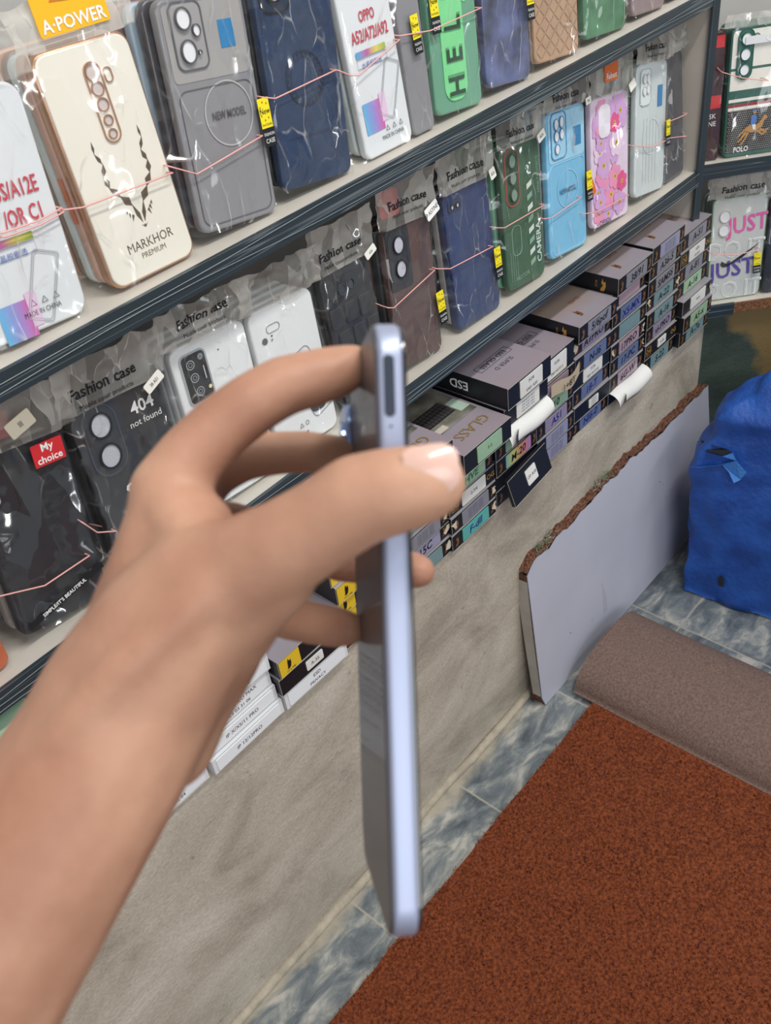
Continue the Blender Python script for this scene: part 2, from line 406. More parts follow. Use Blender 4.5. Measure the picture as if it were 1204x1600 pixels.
# diagonal wall of the corner
def rot_T(p, a): return Matrix.Translation(p) @ Matrix.Rotation(a, 4, 'Z')
stain = concrete_mat('stained_olive_paint', '2c3833', '46544b', '5d6a5b', 5)
def _st():
    N = stain.node_tree.nodes; L = stain.node_tree.links; b = N['Principled BSDF']
    old = b.inputs['Base Color'].links[0].from_socket
    tc = N.new('ShaderNodeTexCoord'); sp = N.new('ShaderNodeSeparateXYZ'); L.new(tc.outputs['Object'], sp.inputs[0])
    n = N.new('ShaderNodeTexNoise'); n.inputs['Scale'].default_value = 14; n.inputs['Detail'].default_value = 6; L.new(tc.outputs['Object'], n.inputs['Vector'])
    a = N.new('ShaderNodeMath'); a.operation = 'SUBTRACT'; L.new(sp.outputs[0], a.inputs[0]); L.new(sp.outputs[1], a.inputs[1])
    c = N.new('ShaderNodeMath'); c.operation = 'MULTIPLY_ADD'; c.inputs[1].default_value = 0.25; L.new(n.outputs['Fac'], c.inputs[0]); L.new(a.outputs[0], c.inputs[2])
    d = N.new('ShaderNodeMath'); d.operation = 'MULTIPLY_ADD'; d.inputs[1].default_value = 1.1; L.new(sp.outputs[2], d.inputs[0]); L.new(c.outputs[0], d.inputs[2])
    mr = N.new('ShaderNodeMapRange'); mr.inputs[1].default_value = 1.335; mr.inputs[2].default_value = 1.375; L.new(d.outputs[0], mr.inputs[0])
    mx = N.new('ShaderNodeMix'); mx.data_type = 'RGBA'; L.new(mr.outputs[0], mx.inputs[0]); L.new(old, mx.inputs[6]); mx.inputs[7].default_value = lin('8a744a')
    L.new(mx.outputs[2], b.inputs['Base Color'])
_st()
W3 = MB(); W3.box(0.03, 1.6, 0.026, 0.2, 0, CAMZ - 0.775, stain, T=rot_T(P0 + UV * 0.0, ROTR))
W3.box(0.03, 1.6, 0.20, 0.3, CAMZ - 0.775, 2.2, MATS['shelf_back_paint'], T=rot_T(P0, ROTR))
tag(W3.build('wall_right'), kind='structure')
# mortar bead where wall meets floor
TR = MB(); random.seed(3)
pts = [(-1.2 + i * 0.05, YB - 0.004 + random.uniform(-.002, .002), 0.003) for i in range(53)]
TR.tube(pts, 0.007, mat('rough_mortar', 'b5aa97', 0.9, var=0.3, vscale=60, bump=0.6, bscale=150), 6)
tag(TR.build('trim_1', smooth=True), kind='structure')
# ------------------------------------------------------------------ shelves
strip_m = bpy.data.materials.new('scratched_black_edging'); strip_m.use_nodes = True
def _strip():
    N = strip_m.node_tree.nodes; L = strip_m.node_tree.links; b = N['Principled BSDF']; b.inputs['Roughness'].default_value = 0.38
    tc = N.new('ShaderNodeTexCoord'); mp = N.new('ShaderNodeMapping'); mp.inputs['Scale'].default_value = (1.6, 30, 75); L.new(tc.outputs['Object'], mp.inputs[0])
    n = N.new('ShaderNodeTexNoise'); n.inputs['Scale'].default_value = 1.5; n.inputs['Detail'].default_value = 1.5; n.inputs['Distortion'].default_value = 0.5; L.new(mp.outputs[0], n.inputs['Vector'])
    a = N.new('ShaderNodeMath'); a.operation = 'SUBTRACT'; a.inputs[1].default_value = 0.55; L.new(n.outputs['Fac'], a.inputs[0])
    ab = N.new('ShaderNodeMath'); ab.operation = 'ABSOLUTE'; L.new(a.outputs[0], ab.inputs[0])
    mr = N.new('ShaderNodeMapRange'); mr.inputs[1].default_value = 0.0; mr.inputs[2].default_value = 0.022; mr.inputs[3].default_value = 0.35; mr.inputs[4].default_value = 0.0; L.new(ab.outputs[0], mr.inputs[0])
    mx = N.new('ShaderNodeMix'); mx.data_type = 'RGBA'; L.new(mr.outputs[0], mx.inputs[0]); mx.inputs[6].default_value = lin('2b363c'); mx.inputs[7].default_value = lin('9aa3a6')
    L.new(mx.outputs[2], b.inputs['Base Color'])
_strip()
board_m = mat('shelf_white_laminate', 'c4bdb2', 0.55, var=0.12, vscale=18)
rack = empty('display_shelf', (0.6, YS + 0.1, ZL), label='long two-level wall display shelf with white boards and scratched dark edging strips', cat='shelf')
def rchild(mb, name, parent, **k):
    o = mb.build(name, None, **k); o.parent = parent; o.matrix_parent_inverse = Matrix.Translation(parent.location).inverted() if parent.rotation_euler.z == 0 else parent.matrix_basis.inverted(); return o
XE = 1.262
for zt in (ZU, ZM):
    b = MB(); b.box(-0.6, XE, YS + 0.004, YBK - 0.002, zt - 0.018, zt, board_m); rchild(b, 'shelf_board', rack)
    b = MB(); b.box(-0.6, XE, YS, YS + 0.004, zt - 0.0195, zt + 0.0005, strip_m); rchild(b, 'edge_strip', rack)
b = MB(); b.box(XE - 0.006, XE + 0.002, YS + .003, YBK - 0.002, ZM - 0.07, 2.05, board_m); rchild(b, 'upright_panel', rack)
b = MB(); b.box(XE - 0.012, XE + 0.003, YS - .0005, YS + .003, ZM - 0.07, 2.05, mat('dark_upright_edging', '2f3a40', .4)); rchild(b, 'upright_edge_strip', rack)
b = MB()
for (z, ph) in ((ZU - .006, 0.3), (ZU - .014, 1.7), (ZM - .005, 2.1), (ZM - .012, 4.0), (ZM - .017, 5.0)):
    b.tube([(-0.5 + i * 0.045, YS - 0.0008, z + 0.0035 * sin(i * 0.33 + ph) + 0.0016 * sin(i * 0.81 + ph * 3)) for i in range(40)], 0.00028, mat('pale_edging_scratch', '7b8588', 0.4), 4)
rchild(b, 'loose_edging_thread', rack)

ZR1 = CAMZ - 0.532; ZR2 = CAMZ - 0.754
rackc = empty('corner_shelf', (P0.x, P0.y, ZL), (0, 0, ROTR), label='short corner display shelf turned towards the shop with dark edging and raw chipboard end', cat='shelf')
TR_ = rot_T((0, 0, 0), 0)
def cchild(mb, name, **k):
    o = mb.build(name, None, **k); o.parent = rackc; return o
for zt, nm in ((ZR1, 0), (ZR2, 1)):
    z = zt - ZL
    b = MB(); b.box(0.006, 0.75, 0.004, 0.195 if nm == 0 else 0.098, z - 0.018, z, board_m); cchild(b, 'shelf_board')
    b = MB(); b.box(0.006, 0.75 if nm == 0 else 0.075, 0, 0.004, z - 0.020, z + 0.0005, strip_m); cchild(b, 'edge_strip')
b = MB(); z = ZR2 - ZL; b.box(0.075, 0.75, 0.001, 0.004, z - 0.017, z - 0.001, mat('raw_chipboard', '8a5c3a', 0.85, col2='5c3a24', vscale=260, bump=0.8, bscale=300)); cchild(b, 'chipboard_edge', label='bare brown chipboard edge')
b = MB(); b.box(-0.001, 0.006, 0, 0.095, z - 0.04, 0.95, mat('dark_upright_edging', '2f3a40', .4)); cchild(b, 'upright_panel')
b = MB(); b.box(-0.002, 0.03, 0.10, 0.19, z + .3, 0.93, mat('dark_red_print', '5c1820', 0.4)); 

# ------------------------------------------------------------------ phone cases
def case_frame(x0, x1, tier, h, xt=None, lean=7.0, y=YC):
    z0 = ZU if tier == 'U' else ZM
    w = x1 - x0; cx = (x0 + x1) / 2
    roll = math.atan((xt - cx) / h) * 0.85 if xt is not None else 0.0
    return cx, z0 + 0.0015 + abs(sin(roll)) * w / 2, w, roll, lean
def bag_surface(w, h, head, seed, flop, wr):
    off = Vector((seed * 3.7, seed * 1.3, 0))
    def f(x, z):
        y = -0.0022
        p = Vector((x, 0, z))
        n1 = noise.noise((p + off) * 26); n2 = noise.noise((p * 1.0 + off) * 70 + Vector((5, 0, 0)))
        over = max(0.0, z - h)
        amp = wr * (0.0016 + min(over, 0.02) * 0.16)
        y -= abs(n1) * amp * 1.6 + abs(n2) * amp * 0.7
        if over: y += -flop * over * over * 9 + 0.10 * over
        ex = max(0.0, abs(x) - (w / 2 - 0.002))
        if z < h: y += min(ex * 2.2, 0.02)
        return y
    return f
def plastic_bag(root, w, h, head=0.0, seed=1, m=None, flop=0.3, wr=1.0, margin=0.006, header=None, hx=0.0, hs=0.0115, depth=0.014, hz=0.013, name='plastic_bag', cut=0.0):
    f = bag_surface(w, h, head, seed, flop, wr)
    W = w / 2 + margin + 0.002
    def fn(u, v):
        x = -W + 2 * W * u; z = -0.001 + (h + head + 0.001) * v
        jx = 0.004 * noise.noise(Vector((seed, 0, z * 40))) + (0.003 * noise.noise(Vector((0, seed, z * 90))))
        if v > 0.999: z += 0.004 * noise.noise(Vector((x * 60, seed, 0)))
        xx = x + jx * (abs(u - 0.5) * 2) ** 3
        if z > h + 0.004: xx *= 1.0 - cut * min((z - h) / max(head, .01), 1)
        return (xx, f(x, z), z)
    b = MB(); k = h / (h + head) if head > 0.012 else 1.0
    b.sheet(44, 74, lambda u, v: fn(u, v * k), m or FILM)
    if k < 1: b.sheet(44, 24, lambda u, v: fn(u, k + (1 - k) * v), FILMH)
    if header:
        b.text(header, hx, h + hz, hs, 0, ink, bold=True, sx=0.95, warp=lambda X, Z: f(X, Z) - 0.0008)
        b.text('Mobile cover products', hx, h + hz - hs * 0.95, hs * 0.42, 0, ink, warp=lambda X, Z: f(X, Z) - 0.0008)
    o = b.build(name, root, smooth=True)
    return o, f
def price_sticker(root, x, z, y, txt, rot=0.2, w=0.017, h=0.009, col='ece9df'):
    b = MB(); T = Matrix.Translation((x, y, z)) @ Matrix.Rotation(-rot, 4, 'Y')
    b.slab(0, 0, w, h, 0.0015, -0.0006, 0, mat('paper_tag_' + col, col, 0.7), 0.0001, T=T)
    b.text(txt, 0, 0, h * 0.5, -0.0008, ink, T=T, sx=0.75)
    return b.build('price_sticker', root)
def fashion_tag(root, x, z, y=-0.006, rot=0.05, s=1.0):
    T = Matrix.Translation((x, y, z)) @ Matrix.Rotation(-rot, 4, 'Y') @ Matrix.Scale(s, 4)
    b = MB()
    b.rect(-0.0058, 0.0058, 0, 0.022, 0, mat('tag_yellow', 'f0dc1e', 0.5), T=T)
    b.rect(-0.0062, 0.0062, -0.014, 0, -0.0001, mat('tag_black', '14161a', 0.5), T=T)
    b.text('New', 0, 0.0125, 0.0062, -0.0003, ink, T=T, sx=0.85)
    for i in range(7):
        a = pi * 2 * i / 7; b.disc(0.0045 * cos(a), 0.0125 + 0.0068 * sin(a), 0.0004, 0.0009, -0.0003, ink, 6, T=T)
    b.text('Good Quality', 0, 0.0025, 0.0026, -0.0003, ink, T=T, sx=0.7)
    b.text('FASHION', 0, -0.0045, 0.0034, -0.0004, white, T=T, sx=0.75)
    b.text('CASE', 0, -0.0095, 0.0048, -0.0004, white, T=T, sx=0.85)
    # back of the tag so that it has a body
    b.rect(-0.0058, 0.0058, -0.014, 0.022, 0.0004, MATS['tag_black'], T=T)
    return b.build('hang_tag', root, label='yellow and black paper tag')
def shell(root, w, h, m, r=0.010, t=0.009, name='case_shell', bev=0.0022, mfront=None):
    b = MB(); b.slab(0, h / 2, w, h, r, 0.0, t, m, bev, 8, mfront=mfront, ns=4)
    o = b.build(name, root); smooth_by_angle(o); return o
LENS = mat('grey_paper_behind_hole', 'b9bac2', 0.6, bump=0.3, bscale=900)
def holes(root, spots, y=-0.0006, m=None, name='lens_opening', rimm=None, deep=0.0012):
    """a lens opening: paper seen through it plus a raised rim"""
    for (x, z, rx, rz) in spots:
        b = MB(); b.disc(x, z, rx, rz, y, m or LENS)
        o = [(x + rx * 1.12 * cos(2 * pi * i / 24), z + rz * 1.12 * sin(2 * pi * i / 24)) for i in range(24)]
        b.ring(o, rx * 0.16, y - deep, y + 0.001, rimm or black)
        cs = [c for c in root.children if c.name.startswith('camera_surround')]
        b.build(name, cs[-1] if cs else root)
def cam_plate(root, cx, cz, w, h, r, m, y0=-0.0015, rim=None, name='camera_surround', rot=0.0, rimt=0.0012):
    b = MB(); T = Matrix.Translation((cx, 0, cz)) @ Matrix.Rotation(-rot, 4, 'Y')
    b.slab(0, 0, w, h, r, y0 + 0.0006, 0.001, m, 0.0004, 8, T=T)
    b.ring(rr(w + 2 * rimt * 0.6, h + 2 * rimt * 0.6, r + rimt * 0.6, 8), rimt, y0, 0.0005, rim or m, T=T)
    return b.build(name, root)

CASES = {}
def new_case(key, x0, x1, tier, h, xt, label, lean=7.0, y=YC, group=None, grow=0.0):
    cx, z, w, roll, lean = case_frame(x0, x1, tier, h, xt, lean, y)
    root = empty('phone_case', (cx, y, z), label=label, cat='phone case', group=group)
    root.rotation_mode = 'XYZ'
    # lean back about X, then tilt in the plane of the case
    root.rotation_euler = (Matrix.Rotation(-radians(lean), 4, 'X') @ Matrix.Rotation(roll, 4, 'Y')).to_euler()
    CASES[key] = (root, w, h); return root, w, h
def behind(key, n, mats, labels, gap=0.0125, shift=None, dh=0.0, bag=None, group=None, dx=0.0):
    """cases standing behind the front one of the same pack"""
    root, w, h = CASES[key]; proto = {}
    for i in range(1, n + 1):
        m = mats[(i - 1) % len(mats)]
        M = root.matrix_basis.copy() if False else Matrix.LocRotScale(root.location, root.rotation_euler, None)
        random.seed(hash(key) % 1000 if False else sum(map(ord, key)) + i)
        off = Vector((dx * i + random.uniform(-.0015, .0015), gap * i, random.uniform(-.0, .004) + dh))
        L_ = M @ Matrix.Translation(off)
        if m.name in proto:
            c = copy_tree(proto[m.name]); r2 = c
        else:
            r2 = empty('phone_case'); shell(r2, w * 0.985, h * 0.99, m)
            cam_plate(r2, -w * 0.2, h * 0.8, w * 0.36, h * 0.24, 0.006, m, y0=-0.001)
            proto[m.name] = r2
        r2.matrix_basis = L_; r2.location.z = max(r2.location.z, root.location.z)
        ORD = ['next', 'second', 'third', 'fourth', 'fifth']
        colr = m.name.replace('_case', '').replace('_clear', ' clear').replace('_', ' ').strip()
        tag(r2, colr + ' case, ' + ORD[i - 1] + ' behind the ' + labels.split('behind the ')[1], 'phone case', group)

white_tpu = mat('milky_white_case', 'dfe2e4', 0.3, coat=0.3)
cream = mat('cream_gloss_case', 'ebe6d8', 0.22, coat=0.5)
gold = mat('rose_gold_trim', 'c79c80', 0.28, metal=0.75)
clear_gray = mat('smoked_grey_case', '88878a', 0.35, coat=0.3)
clear_gray2 = mat('smoked_grey_case_light', 'a09d9b', 0.35, coat=0.3)
navy = mat('navy_leather', '22395a', 0.5, var=0.25, vscale=60, bump=0.25, bscale=700)
navy2 = mat('bright_navy_leather', '2b3f6b', 0.48, var=0.2, vscale=50, bump=0.25, bscale=700)
blackc = mat('black_soft_case', '22262d', 0.5, var=0.2, vscale=30)
brown = mat('brown_leather', '5a4340', 0.5, var=0.25, vscale=40, bump=0.35, bscale=500)
green_c = mat('clear_green_case', '69a084', 0.3, coat=0.4)
dkgreen = mat('dark_green_case', '3f5f48', 0.45)
ltblue = mat('light_blue_case', '78bde0', 0.3, coat=0.4)
tan = mat('tan_woven_case', 'b9977a', 0.6, var=0.15, vscale=50)
clear_w = mat('frosted_clear_case', 'cfd8d8', 0.25, coat=0.5)
smoke = mat('smoke_black_case', '4a4a50', 0.3, coat=0.4)

# ---- upper shelf -------------------------------------------------------
GU = 'white printed case card'
def card_print(root, w, h, lines, seed, flip=False):
    """printed white insert of a clear case: model text, coloured strip, drawing of a case, gradient square"""
    b = MB(); y = -0.0009
    for (t, x, z, s, col) in lines: b.text(t, x, z, s, y, red_ink, sx=0.62, bold=True, align='c')
    zz = lines[-1][2] - 0.012
    b.rect(-0.022, 0.016, zz - 0.004, zz + 0.001, y, gradmat('rainbow_strip', ['5aa7d6', 'c05a9a', 'd8d060', '9bb04a'], 0, -0.02, 0.016))
    b.text('水晶般剔透', -0.004, zz - 0.0105, 0.0052, y, mat('blue_ink', '4f6cae', 0.5))
    b.ring([(-0.022, zz - 0.0125), (0.016, zz - 0.0125), (0.016, zz - 0.005), (-0.022, zz - 0.005)], 0.0003, y, y + .0002, MATS['blue_ink'])
    # outline drawing of a clear case
    T = Matrix.Translation((0.012, 0, zz - 0.036)) @ Matrix.Rotation(radians(24), 4, 'Y')
    b.ring(rr(0.020, 0.048, 0.003), 0.0006, y, y + .0002, mat('grey_line', 'a9adb3', 0.5), T=T)
    b.ring(rr(0.017, 0.045, 0.003), 0.0004, y, y + .0002, MATS['grey_line'], T=T)
    b.rect(-0.026, -0.002, zz - 0.066, zz - 0.040, y + 0.0002, gradmat('blue_pink_print', ['5fb4e0', '9a8fd0', 'd84a9a'], 0, -0.026, 0.0))
    b.rect(0.000 - 0.004, 0.004, zz - 0.060, zz - 0.036, y + 0.0001, mat('pale_pink_print', 'e3c3dd', 0.5))
    for i in range(3): b.ring([(0.0 + i * 0.009 - .002, h * 0.115), (0.005 + i * 0.009 - .002, h * 0.115), (0.0025 + i * 0.009 - .002, h * 0.115 + 0.0045)], 0.0006, y, y + .0002, ink)
    b.text('MADE IN CHINA', 0.006, h * 0.085, 0.0052, y, ink, sx=0.75)
    return b.build('printed_card', root, label='white card with red model numbers')

root, w, h = new_case('U1', 0.232, 0.312, 'U', 0.156, 0.287, 'white case card marked A3S/A12E in red, leftmost on the upper shelf', lean=6)
shell(root, w, h, white_tpu, 0.012)
card_print(root, w, h, [('A3S/A12E', 0.012, h * 0.60, 0.0150, 0), ('/OR C1', 0.014, h * 0.49, 0.0150, 0)], 1)
plastic_bag(root, w, h, 0.03, 11, wr=1.2)
behind('U1', 2, [clear_w], 'plain clear case in the pack behind the white A3S/A12E card', group='clear cases behind the leftmost white card')

root, w, h = new_case('cream', 0.336, 0.415, 'U', 0.162, 0.380, 'cream gloss case with gold trim, markhor horns and MARKHOR PREMIUM lettering', lean=8)
b = MB(); b.slab(0, h / 2, w, h, 0.011, 0.0, 0.010, gold, 0.002, 8, ns=3); smooth_by_angle(b.build('gold_frame', root, label='rose gold frame'))
b = MB(); b.slab(0, h / 2, w - 0.0035, h - 0.0035, 0.010, -0.0010, 0.004, cream, 0.0012, 8, ns=3); smooth_by_angle(b.build('case_shell', root))
def cream_cam():
    cz = h * 0.755; cx = 0.002
    b = MB(); T = Matrix.Translation((cx, 0, cz)) @ Matrix.Rotation(0.0, 4, 'Y')
    b.ring(rr(0.0135, 0.053, 0.0066, 8), 0.0009, -0.0022, 0.0, gold, T=T)
    b.ring(rr(0.0065, 0.0100, 0.003, 6), 0.0007, -0.0022, 0.0, gold, T=T @ Matrix.Translation((0.0115, 0, 0.0155)))
    b.build('camera_surround', root, label='gold camera ring')
    for i, r in enumerate((0.0056, 0.0050, 0.0046, 0.0038, 0.0036)):
        z = cz + 0.0195 - i * 0.0103 + (0.0012 if i > 3 else 0)
        bb = MB(); bb.disc(cx, z, r * 0.85, r * 0.9, -0.0013, mat('pinkish_paper', 'c9bdb8', 0.6)); bb.ring([(cx + r * cos(a * pi / 12), z + r * sin(a * pi / 12)) for a in range(24)], 0.0008, -0.0023, 0, gold); bb.build('lens_opening', root)
cream_cam()
def horns():
    b = MB(); dk = mat('dark_gold_print', '6b5a48', 0.35, metal=0.4); y = -0.00115
    for s in (-1, 1):
        # spiralling horn drawn as a chain of twisted blades
        pts = [(.0008, .038), (.0045, .052), (.0110, .0605), (.0170, .0685), (.0185, .0770), (.0160, .0850), (.0195, .0930), (.0190, .1010)]
        for i in range(len(pts) - 1):
            a = Vector(pts[i]); c = Vector(pts[i + 1]); mid = (a + c) / 2; d = (c - a); nn = Vector((-d.y, d.x)).normalized() * (0.0034 * (.55 if i == 0 else 1.0) * (1 - max(0, i - 1) / 7.5))
            a2 = a + (c - a) * 0.02; c2 = a + (c - a) * 1.12
            P = [(a2.x, a2.y), (mid.x + nn.x, mid.y + nn.y), (c2.x, c2.y), (mid.x - nn.x * 0.8, mid.y - nn.y * 0.8)]
            b.poly([(s * p[0] * 1.05 + 0.003, p[1]) for p in P], y, dk)
        for k in range(3): b.poly([(s * (0.006 + k * .002) + 0.003, 0.0455 + k * .002), (s * (0.0085 + k * .0015) + 0.003, 0.0415 + k * .003), (s * (0.008 + k * .002) + 0.003, 0.047 + k * .002)], y, dk)
    b.poly([(0.0, 0.0375), (0.003, 0.0345), (0.0060, 0.0375), (0.0042, 0.0365), (0.003, 0.0372), (0.0018, 0.0365)], y, dk)
    b.text('MARKHOR', 0.003, 0.0245, 0.0098, y, dk, sx=0.88)
    b.text('PREMIUM', 0.003, 0.0165, 0.0058, y, dk, sx=0.95)
    b.build('horn_print', root, label='dark horn emblem and lettering')
horns()
plastic_bag(root, w, h, 0.028, 5, wr=0.9, flop=0.1)
b = MB(); yl = mat('header_yellow', 'f0b41c', 0.5)
b.slab(0.0, h + 0.022, 0.055, 0.030, 0.002, -0.0052, -0.0046, yl, 0.0001); b.text('A·POWER', 0, h + 0.013, 0.0112, -0.0056, white, bold=True, sx=1.0)
b.poly([(-0.014, h + 0.026), (0.008, h + 0.024), (0.012, h + 0.03), (-0.006, h + 0.034)], -0.0056, mat('header_orange_mark', 'c8742a', 0.5))
b.build('header_card', root, label='yellow A-POWER header card')
behind('cream', 4, [mat('peach_clear_case', 'c9a391', 0.35), clear_w, mat('taupe_clear_case', '8d8078', 0.35)], 'clear case with pinkish rim in the pack behind the cream MARKHOR case', group='cases behind the cream case', gap=0.0115)
b = MB()
for i in range(2): b.rect(-0.003, 0.003, -0.016, 0.016, -0.0004 - i * .0002, mat('orange_tab', 'd2794f', 0.5), T=Matrix.Identity(4))
o = b.build('paper_tab'); o.parent = root; o.location = (-w / 2 - 0.0015, 0.014, h * 0.42); o.rotation_euler = (0, 0, radians(-90)); o['label'] = 'orange paper tab at the side'

def ring_print(b, cx, cz, r, y, m, t=0.0012, a0=0, a1=2 * pi, n=40):
    o = []; 
    for i in range(n + 1):
        a = a0 + (a1 - a0) * i / n; o.append((cx + r * cos(a), y, cz + r * sin(a)))
    i_ = [(cx + (r - t) * cos(a0 + (a1 - a0) * i / n), y, cz + (r - t) * sin(a0 + (a1 - a0) * i / n)) for i in range(n + 1)]
    b.add(o + i_, [(k, k + 1, n + 2 + k, n + 1 + k) for k in range(n)], m)
root, w, h = new_case('gray', 0.424, 0.504, 'U', 0.163, 0.489, 'smoked grey clear case with NEW MODEL ring print and blue square, upper shelf', lean=7)
shell(root, w, h, clear_gray, 0.009, mfront=None)
b = MB(); b.rect(-w / 2 + .004, w / 2 - .004, h * 0.66, h - 0.004, -0.0004, clear_gray2, r=.004); b.build('upper_panel', root)
cam_plate(root, -0.016, h * 0.845, 0.028, 0.044, 0.006, mat('grey_cam', '9c9a99', 0.4), rim=mat('dark_grey_rim', '5b5a5e', 0.4))
holes(root, [(-0.0195, h * 0.845 + 0.0115, 0.0062, 0.0068), (-0.0095, h * 0.845 + 0.003, 0.0032, 0.0038), (-0.0195, h * 0.845 - 0.010, 0.0062, 0.0072), (-0.0098, h * .845 - .0115, 0.0013, 0.0015)], y=-0.0022, m=mat('white_paper_hole', 'e4e4e6', 0.6), rimm=MATS['dark_grey_rim'])
b = MB(); b.rect(0.012, 0.026, h * 0.775, h * 0.89, -0.0008, mat('blue_square_print', '2d7fb4', 0.4))
ring_print(b, 0.008, h * 0.50, 0.0235, -0.0007, mat('pale_ring_print', 'b4b2b0', 0.4))
b.text('NEW MODEL', 0.008, h * 0.50, 0.0082, -0.0008, mat('grey_print', '4f4e52', 0.5), sx=0.68, bold=True)
b.ring(rr(w - .009, h * 0.60, .008, 6), .0006, -.0007, 0, MATS['dark_grey_rim'], T=Matrix.Translation((0, 0, h * .33)))
b.build('printed_ring', root)
plastic_bag(root, w, h, 0.02, 7, wr=1.0)
fashion_tag(root, w / 2 - 0.001, h * 0.40)
behind('gray', 4, [smoke, mat('pale_blue_case', '9fb2bf', 0.35), mat('dusty_rose_case', '8d6a66', 0.4)], 'tinted case in the pack behind the grey NEW MODEL case', group='tinted cases behind the grey case', dx=-0.0035)

root, w, h = new_case('navy', 0.515, 0.597, 'U', 0.163, 0.582, 'dark navy leather case with faint round emblem under loose film, upper shelf', lean=7)
shell(root, w, h, navy, 0.009)
cam_plate(root, -0.021, h * 0.90, 0.030, 0.030, 0.008, mat('dark_navy', '1b2b42', 0.5), rim=black)
holes(root, [(-0.022, h * 0.905, 0.0078, 0.0085)], y=-0.0022)
b = MB(); ring_print(b, 0.0, h * 0.50, 0.021, -0.0007, mat('dark_navy_print', '16243a', 0.5)); ring_print(b, 0, h * 0.5, 0.016, -0.0007, MATS['dark_navy_print'], t=.0005)
for i in range(24):
    a = i * pi / 12; b.rect(0.0185 * cos(a) - .0006, 0.0185 * cos(a) + .0006, h * .5 + 0.0185 * sin(a) - .0015, h * .5 + 0.0185 * sin(a) + .0015, -0.0007, MATS['dark_navy_print'])
b.rect(-0.028, 0.028, h * .235, h * .238, -0.0007, MATS['dark_navy_print']); b.build('embossed_ring', root)
plastic_bag(root, w, h, 0.02, 21, wr=2.2)
behind('navy', 3, [blackc, smoke], 'dark case in the pack behind the navy leather case', group='dark cases behind the navy case')

root, w, h = new_case('oppo', 0.618, 0.682, 'U', 0.158, 0.652, 'white case card printed OPPO A52/A72/A92 in red, upper shelf', lean=7)
shell(root, w, h, white_tpu, 0.008)
cam_plate(root, -0.012, h * 0.905, 0.016, 0.022, 0.003, mat('charcoal', '3b3d42', 0.3), rim=black)
card_print(root, w, h, [('OPPO', 0.0, h * 0.715, 0.0120, 0), ('A52/A72/A92', 0.0, h * 0.625, 0.0135, 0)], 2)
plastic_bag(root, w, h, 0.02, 31, wr=1.0)
behind('oppo', 3, [clear_w, white_tpu], 'clear case in the pack behind the white OPPO card', group='clear cases behind the OPPO card')

root, w, h = new_case('slim', 0.684, 0.715, 'U', 0.16, 0.706, 'grey clear case turned edge-on with narrow yellow tag, beside the OPPO card', lean=6)
shell(root, w, h, clear_gray, 0.006, t=0.02)
b = MB()
for k in range(4): b.rect(-0.010, -0.004, h * .78 + k * .009, h * .78 + k * .009 + .006, -0.0006, white); b.rect(0.004, 0.010, h * .78 + k * .009, h * .78 + k * .009 + .006, -0.0006, white)
b.build('slot_print', root)
fashion_tag(root, 0.002, h * 0.5, -0.004, s=0.9)
plastic_bag(root, w, h, 0.02, 33, wr=1.4)
behind('slim', 3, [smoke, mat('purple_case', '4a4390', 0.35)], 'clear case in the pack behind the edge-on grey case', group='cases behind the edge-on case')

root, w, h = new_case('hello', 0.719, 0.790, 'U', 0.163, 0.775, 'clear green case with HELLO in block letters running up it', lean=7)
shell(root, w, h, green_c, 0.009)
b = MB(); b.slab(-0.004, h * 0.5, 0.034, h * 0.88, 0.013, -0.0012, 0, mat('mint_green_panel', '7ed892', 0.4), 0.0004)
b.rect(0.006, 0.020, h * .56, h * .90, -0.0006, MATS['mint_green_panel'], rot=0.3, r=.004)
for i, ch in enumerate('HELLO'):
    b.text(ch, -0.004, h * (0.14 + i * 0.165), 0.032, -0.0022, mat('dark_green_letter', '2c4a38', 0.4), rot=pi / 2, bold=True, sx=0.80)
    b.text(ch, -0.0036, h * (0.14 + i * 0.165) + .0005, 0.034, -0.0018, mat('green_letter_edge', '55a06c', 0.4), rot=pi / 2, bold=True, sx=0.95)
b.build('letter_panel', root, label='mint panel with dark block letters')
fashion_tag(root, -w / 2 + 0.004, h * 0.52)
plastic_bag(root, w, h, 0.02, 41)
behind('hello', 3, [green_c, clear_gray], 'clear green case in the pack behind the HELLO case', group='cases behind the HELLO case')

root, w, h = new_case('marble', 0.800, 0.874, 'U', 0.160, 0.860, 'dark blue and grey marbled case under crumpled film, upper shelf', lean=7)
shell(root, w, h, mat('blue_grey_marble', '2f3138', 0.3, col2='6a74a0', vscale=28, coat=0.4), 0.009)
cam_plate(root, -0.015, h * 0.82, 0.03, 0.035, 0.006, black)
fashion_tag(root, w / 2 - 0.004, h * 0.42)
plastic_bag(root, w, h, 0.02, 43, wr=2.4)
behind('marble', 3, [smoke], 'smoke black case in the pack behind the marbled case', group='cases behind the marbled case')

root, w, h = new_case('tan', 0.884, 0.966, 'U', 0.162, 0.945, 'tan case with woven leather pattern, upper shelf', lean=7)
shell(root, w, h, tan, 0.009)
b = MB(); dkt = mat('weave_line', '8a6a4e', 0.7)  # darker slanted lines of the herringbone pattern
for r in range(20):
    for c in range(9):
        x = -w / 2 + 0.006 + c * 0.0088; z = 0.008 + r * 0.0078
        if abs(x) < w / 2 - 0.004 and z < h - 0.006:
            s = 1 if (r + c) % 2 else -1
            b.rect(x - 0.0048, x + 0.0048, z - 0.0003, z + 0.0003, -0.0005, dkt, rot=s * 0.75)
b.build('woven_pattern', root)
plastic_bag(root, w, h, 0.02, 47, wr=1.2)
behind('tan', 3, [tan, blackc], 'plain case in the pack behind the woven tan case', group='cases behind the woven tan case')

